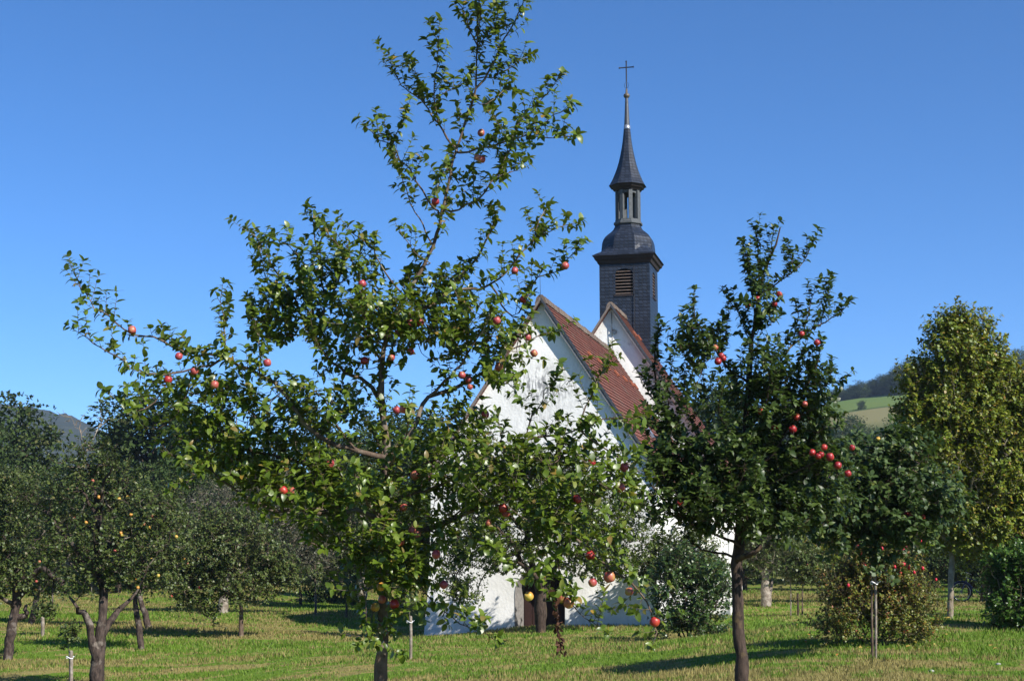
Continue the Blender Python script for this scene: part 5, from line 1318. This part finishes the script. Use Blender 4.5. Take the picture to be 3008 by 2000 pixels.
for x, yt, D, k in ((2130,1360,86,1),(2230,1330,92,0),(2340,1350,84,1),(2440,1370,90,1),(2540,1400,84,1),(2640,1420,88,1),(2740,1440,80,1),(2840,1440,86,1),(2940,1420,80,1),(3040,1430,86,1),(2180,1450,74,1),(2480,1480,74,1),(2690,1500,74,1),(2900,1520,70,1)):
    belt(x, yt, D, k, rl, 1.2, 'row of trees at the back of the right meadow')
belt(2072, 1148, 110, 1, 'rounded green tree showing above the roof end right of the tower', 1.0)
belt(2140, 1178, 104, 1, 'green tree with russet tips behind the dark apple tree, right of the church roof', 1.0)

# trees on the right hill: the line on the crest and the clumps on its slope
def hill_tree(x, D, h, kind, label, group, wide=1.0):
    p = on_right_hill(x, D); p[2] -= h * .14; put_wood('hillside_tree', label, kind, tuple(p), h / H0[kind], rng.uniform(0, 6.28), True, group, wide)
for i, x in enumerate(range(2446, 2640, 10)):
    hill_tree(x + rng.uniform(-4, 4), 530 + rng.uniform(-6, 10), rng.uniform(4.2, 6.2) * (1 + .45 * i / 14), 1, 'far bluish green tree in the row along the crest of the field', 'trees along the hill crest', 1.35)
for x in range(2640, 3120, 24):
    hill_tree(x + rng.uniform(-6, 6), 515 + rng.uniform(-6, 10), rng.uniform(8, 13), 1, 'tall far tree on the hill crest behind the yellowing tree', 'tall trees on the hill crest', 1.1)
for x, D, h in ((2318,430,15),(2285,420,9),(2250,410,8),(2350,440,8)):
    hill_tree(x, D, h, 1, {15: 'rounded bluish tree standing alone on the hill right of the dark apple tree'}.get(h, 'low bluish tree on the hill beside the lone rounded tree'), 'trees at the shoulder of the hill')
hl = 'green tree in the hedge rows on the slope below the field'
for x, D, h in ((2330,330,11),(2380,320,10),(2420,300,9),(2455,310,8),(2500,280,12),(2545,270,10),(2590,275,9),(2630,265,11),(2680,270,12),(2380,240,9),(2450,235,9),(2530,230,10),(2610,225,10),(2690,220,11),(2770,220,12),(2860,230,12),(2950,220,12),(2400,180,9),(2500,175,9),(2600,170,9),(2700,170,10),(2250,260,9),(2300,200,9),(2180,240,9),(2120,220,9)):
    hill_tree(x, D, h, int(rng.integers(0, 2)), hl, 'trees of the hedge rows on the slope', 1.2)
hill_tree(2536, 470, 3.2, 1, 'small lone bush in the green field on the hill', 'bush on the hill field', 1.4)

# ------------------------------------------------------------------ bicycle parked under the yellowing tree
def bicycle():
    D = 50.5; p = at(2825, 1763, D); gz = float(ground(p[0], D))
    root = thing('bicycle', 'dark blue bicycle parked behind the yellowing tree, half hidden by the bright green bush', 'bicycle', (p[0], D, gz), math.radians(-12))
    M['bike_paint'] = plain('dark_blue_paint', (.015,.018,.09), .3, 0, .1); M['tyre'] = plain('black_rubber', (.012,.012,.013), .7); M['steel'] = plain('steel', (.4,.4,.42), .3, .9, .1); M['reflector'] = plain('orange_reflector', (.65,.10,.02), .3, 0, .1)
    R = .33; wb = 1.06
    for cx in (0.0, wb):
        W_ = Wood(); t = np.linspace(0, 2 * math.pi, 40); W_.tube(np.stack([cx + R * np.cos(t), 0 * t, R + .015 + R * np.sin(t)], -1), np.full(40, .021), 8)
        w = W_.build('wheel', M['tyre'], root)
        W_ = Wood(); W_.tube(np.stack([cx + (R - .03) * np.cos(t), 0 * t, R + .015 + (R - .03) * np.sin(t)], -1), np.full(40, .010), 6)
        for k in range(18):
            a = k * math.pi / 9; W_.tube([(cx, .02 * (-1) ** k, R + .015), (cx + (R - .03) * math.cos(a), 0, R + .015 + (R - .03) * math.sin(a))], [.0022, .0022], 4)
        W_.tube([(cx, -.05, R + .015), (cx, .05, R + .015)], [.025, .025], 8)
        W_.build('rim', M['steel'], w)
        W_ = Wood(); t2 = np.linspace(.1, math.pi * .98, 20); W_.tube(np.stack([cx + (R + .035) * np.cos(t2), 0 * t2, R + .015 + (R + .035) * np.sin(t2)], -1), np.full(20, .018), 6)
        W_.build('mudguard', M['bike_paint'], root)
        W_ = Wood(); W_.tube([(cx - .16, -.012, R + .015 + .12), (cx - .16, .012, R + .015 + .12)], [.028, .028], 8); W_.build('reflector', M['reflector'], w)
    W_ = Wood(); bb = np.array([.60, 0, .29]); hd = np.array([.20, 0, .83]); hdb = np.array([.165, 0, .70]); st = np.array([.80, 0, .86])
    for a, b, r in ((hdb, bb, .019), (hd, bb * .35 + st * .65, .016), (bb, st, .017), (hd, hdb, .02)): W_.tube([a, b], [r, r], 8)
    for s in (-.05, .05):
        W_.tube([hdb, hdb + [-.03, s, -.05], (.0, s, R + .015)], [.014, .014, .010], 7)
        W_.tube([bb, (wb, s, R + .015)], [.010, .009], 6); W_.tube([bb * .25 + st * .75, (wb, s, R + .015)], [.008, .008], 6)
    W_.build('frame', M['bike_paint'], root)
    W_ = Wood(); W_.tube([hd, hd + [.02, 0, .16]], [.012, .012], 7)
    W_.tube(catmull([hd + [.14, -.28, .12], hd + [.02, -.24, .17], hd + [-.02, 0, .17], hd + [.02, .24, .17], hd + [.14, .28, .12]], .05), np.full(len(catmull([hd + [.14, -.28, .12], hd + [.02, -.24, .17], hd + [-.02, 0, .17], hd + [.02, .24, .17], hd + [.14, .28, .12]], .05)), .012), 7)
    W_.build('handlebar', M['steel'], root)
    W_ = Wood(); W_.tube([st, st + [.02, 0, .08]], [.012, .012], 7); W_.tube([st + [-.12, 0, .10], st + [-.02, 0, .10], st + [.10, 0, .105], st + [.14, 0, .10]], [.02, .04, .075, .06], 8); W_.build('saddle', M['tyre'], root)
    W_ = Wood(); t = np.linspace(0, 2 * math.pi, 24); W_.tube(np.stack([bb[0] + .09 * np.cos(t), 0 * t - .04, bb[2] + .09 * np.sin(t)], -1), np.full(24, .008), 5)
    W_.tube([bb + [0, -.06, 0], bb + [.10, -.07, -.12]], [.009, .009], 5); W_.tube([bb + [0, .06, 0], bb + [-.10, .07, .12]], [.009, .009], 5)
    W_.tube([bb + [.06, -.07, -.12], bb + [.14, -.11, -.12]], [.015, .015], 5); W_.build('crank', M['steel'], root)
bicycle()

# ------------------------------------------------------------------ fallen leaves and pale stones in the grass
def fallen():
    L_ = Leaves()
    for x, D, n, sx, sy in ((2800,27.5,170,2.0,2.2),(2050,32.6,70,.9,.4),(2560,22,60,1.6,.7)):
        c = at(x, 1800, D); X = c[0] + rng.normal(0, sx, n); Y = D + rng.normal(0, sy, n)
        P = np.stack([X, Y, ground(X, Y) + .05], -1)
        L_.add(P, rng.normal(0, 1, (n, 3)) * [1, 1, .2], np.array([0, 0, 1.]) + rng.normal(0, .35, (n, 3)), rng.uniform(.04, .07, n), rng.random(n))
    m = leaf_mat('fallen_leaf', [(0,(.30,.22,.04)),(.6,(.40,.28,.06)),(1,(.35,.14,.03))], under=(.3,.25,.12), rough=.7, trans=.1)
    o = L_.build('fallen_leaves', m, None, LT2); o['kind'] = 'stuff'; tag(o, 'yellow and orange fallen leaves scattered in the grass under trees and bushes', 'leaves')
fallen()
def stone(label, x, y, D, r):
    p = at(x, y, D); bm = bmesh.new(); bmesh.ops.create_icosphere(bm, subdivisions=2, radius=r)
    for v in bm.verts:
        v.co *= 1 + .35 * mnoise.noise(v.co * (2.2 / r) + Vector((x, 0, 0))); v.co.z *= .55
    me = bpy.data.meshes.new('stone'); bm.to_mesh(me); bm.free(); me.materials.append(M['stone'])
    o = link('stone', me); o.location = (p[0], D, float(ground(p[0], D)) + r * .35); tag(o, label, 'stone')
M['stone'] = plain('pale_stone', (.27,.27,.25), .9)
stone('pale stone lying in the grass near the right edge, farther right of two', 2932, 1940, 19.0, .035)
stone('pale stone lying in the grass below the lime trunk, nearer of two', 2736, 1962, 18.2, .035)

# ------------------------------------------------------------------ the air between here and the hills
def haze():
    bm = bmesh.new(); bmesh.ops.create_cube(bm, size=1)
    for v in bm.verts: v.co = ((v.co.x) * 13000, 3000 + v.co.y * 12600, 97 + v.co.z * 206)
    me = bpy.data.meshes.new('haze'); bm.to_mesh(me); bm.free()
    m = bpy.data.materials.new('haze'); m.use_nodes = True; nt = m.node_tree
    nt.nodes.remove(nt.nodes['Principled BSDF'])
    v = nt.nodes.new('ShaderNodeVolumePrincipled'); v.inputs['Color'].default_value = (.58, .76, 1, 1); v.inputs['Density'].default_value = HAZE
    v.inputs['Anisotropy'].default_value = .2
    nt.links.new(v.outputs[0], nt.nodes['Material Output'].inputs['Volume'])
    o = link('haze', me, m); o['kind'] = 'stuff'; tag(o, 'thin bluish haze in the air before the hills', 'haze')
HAZE = .00018
haze()
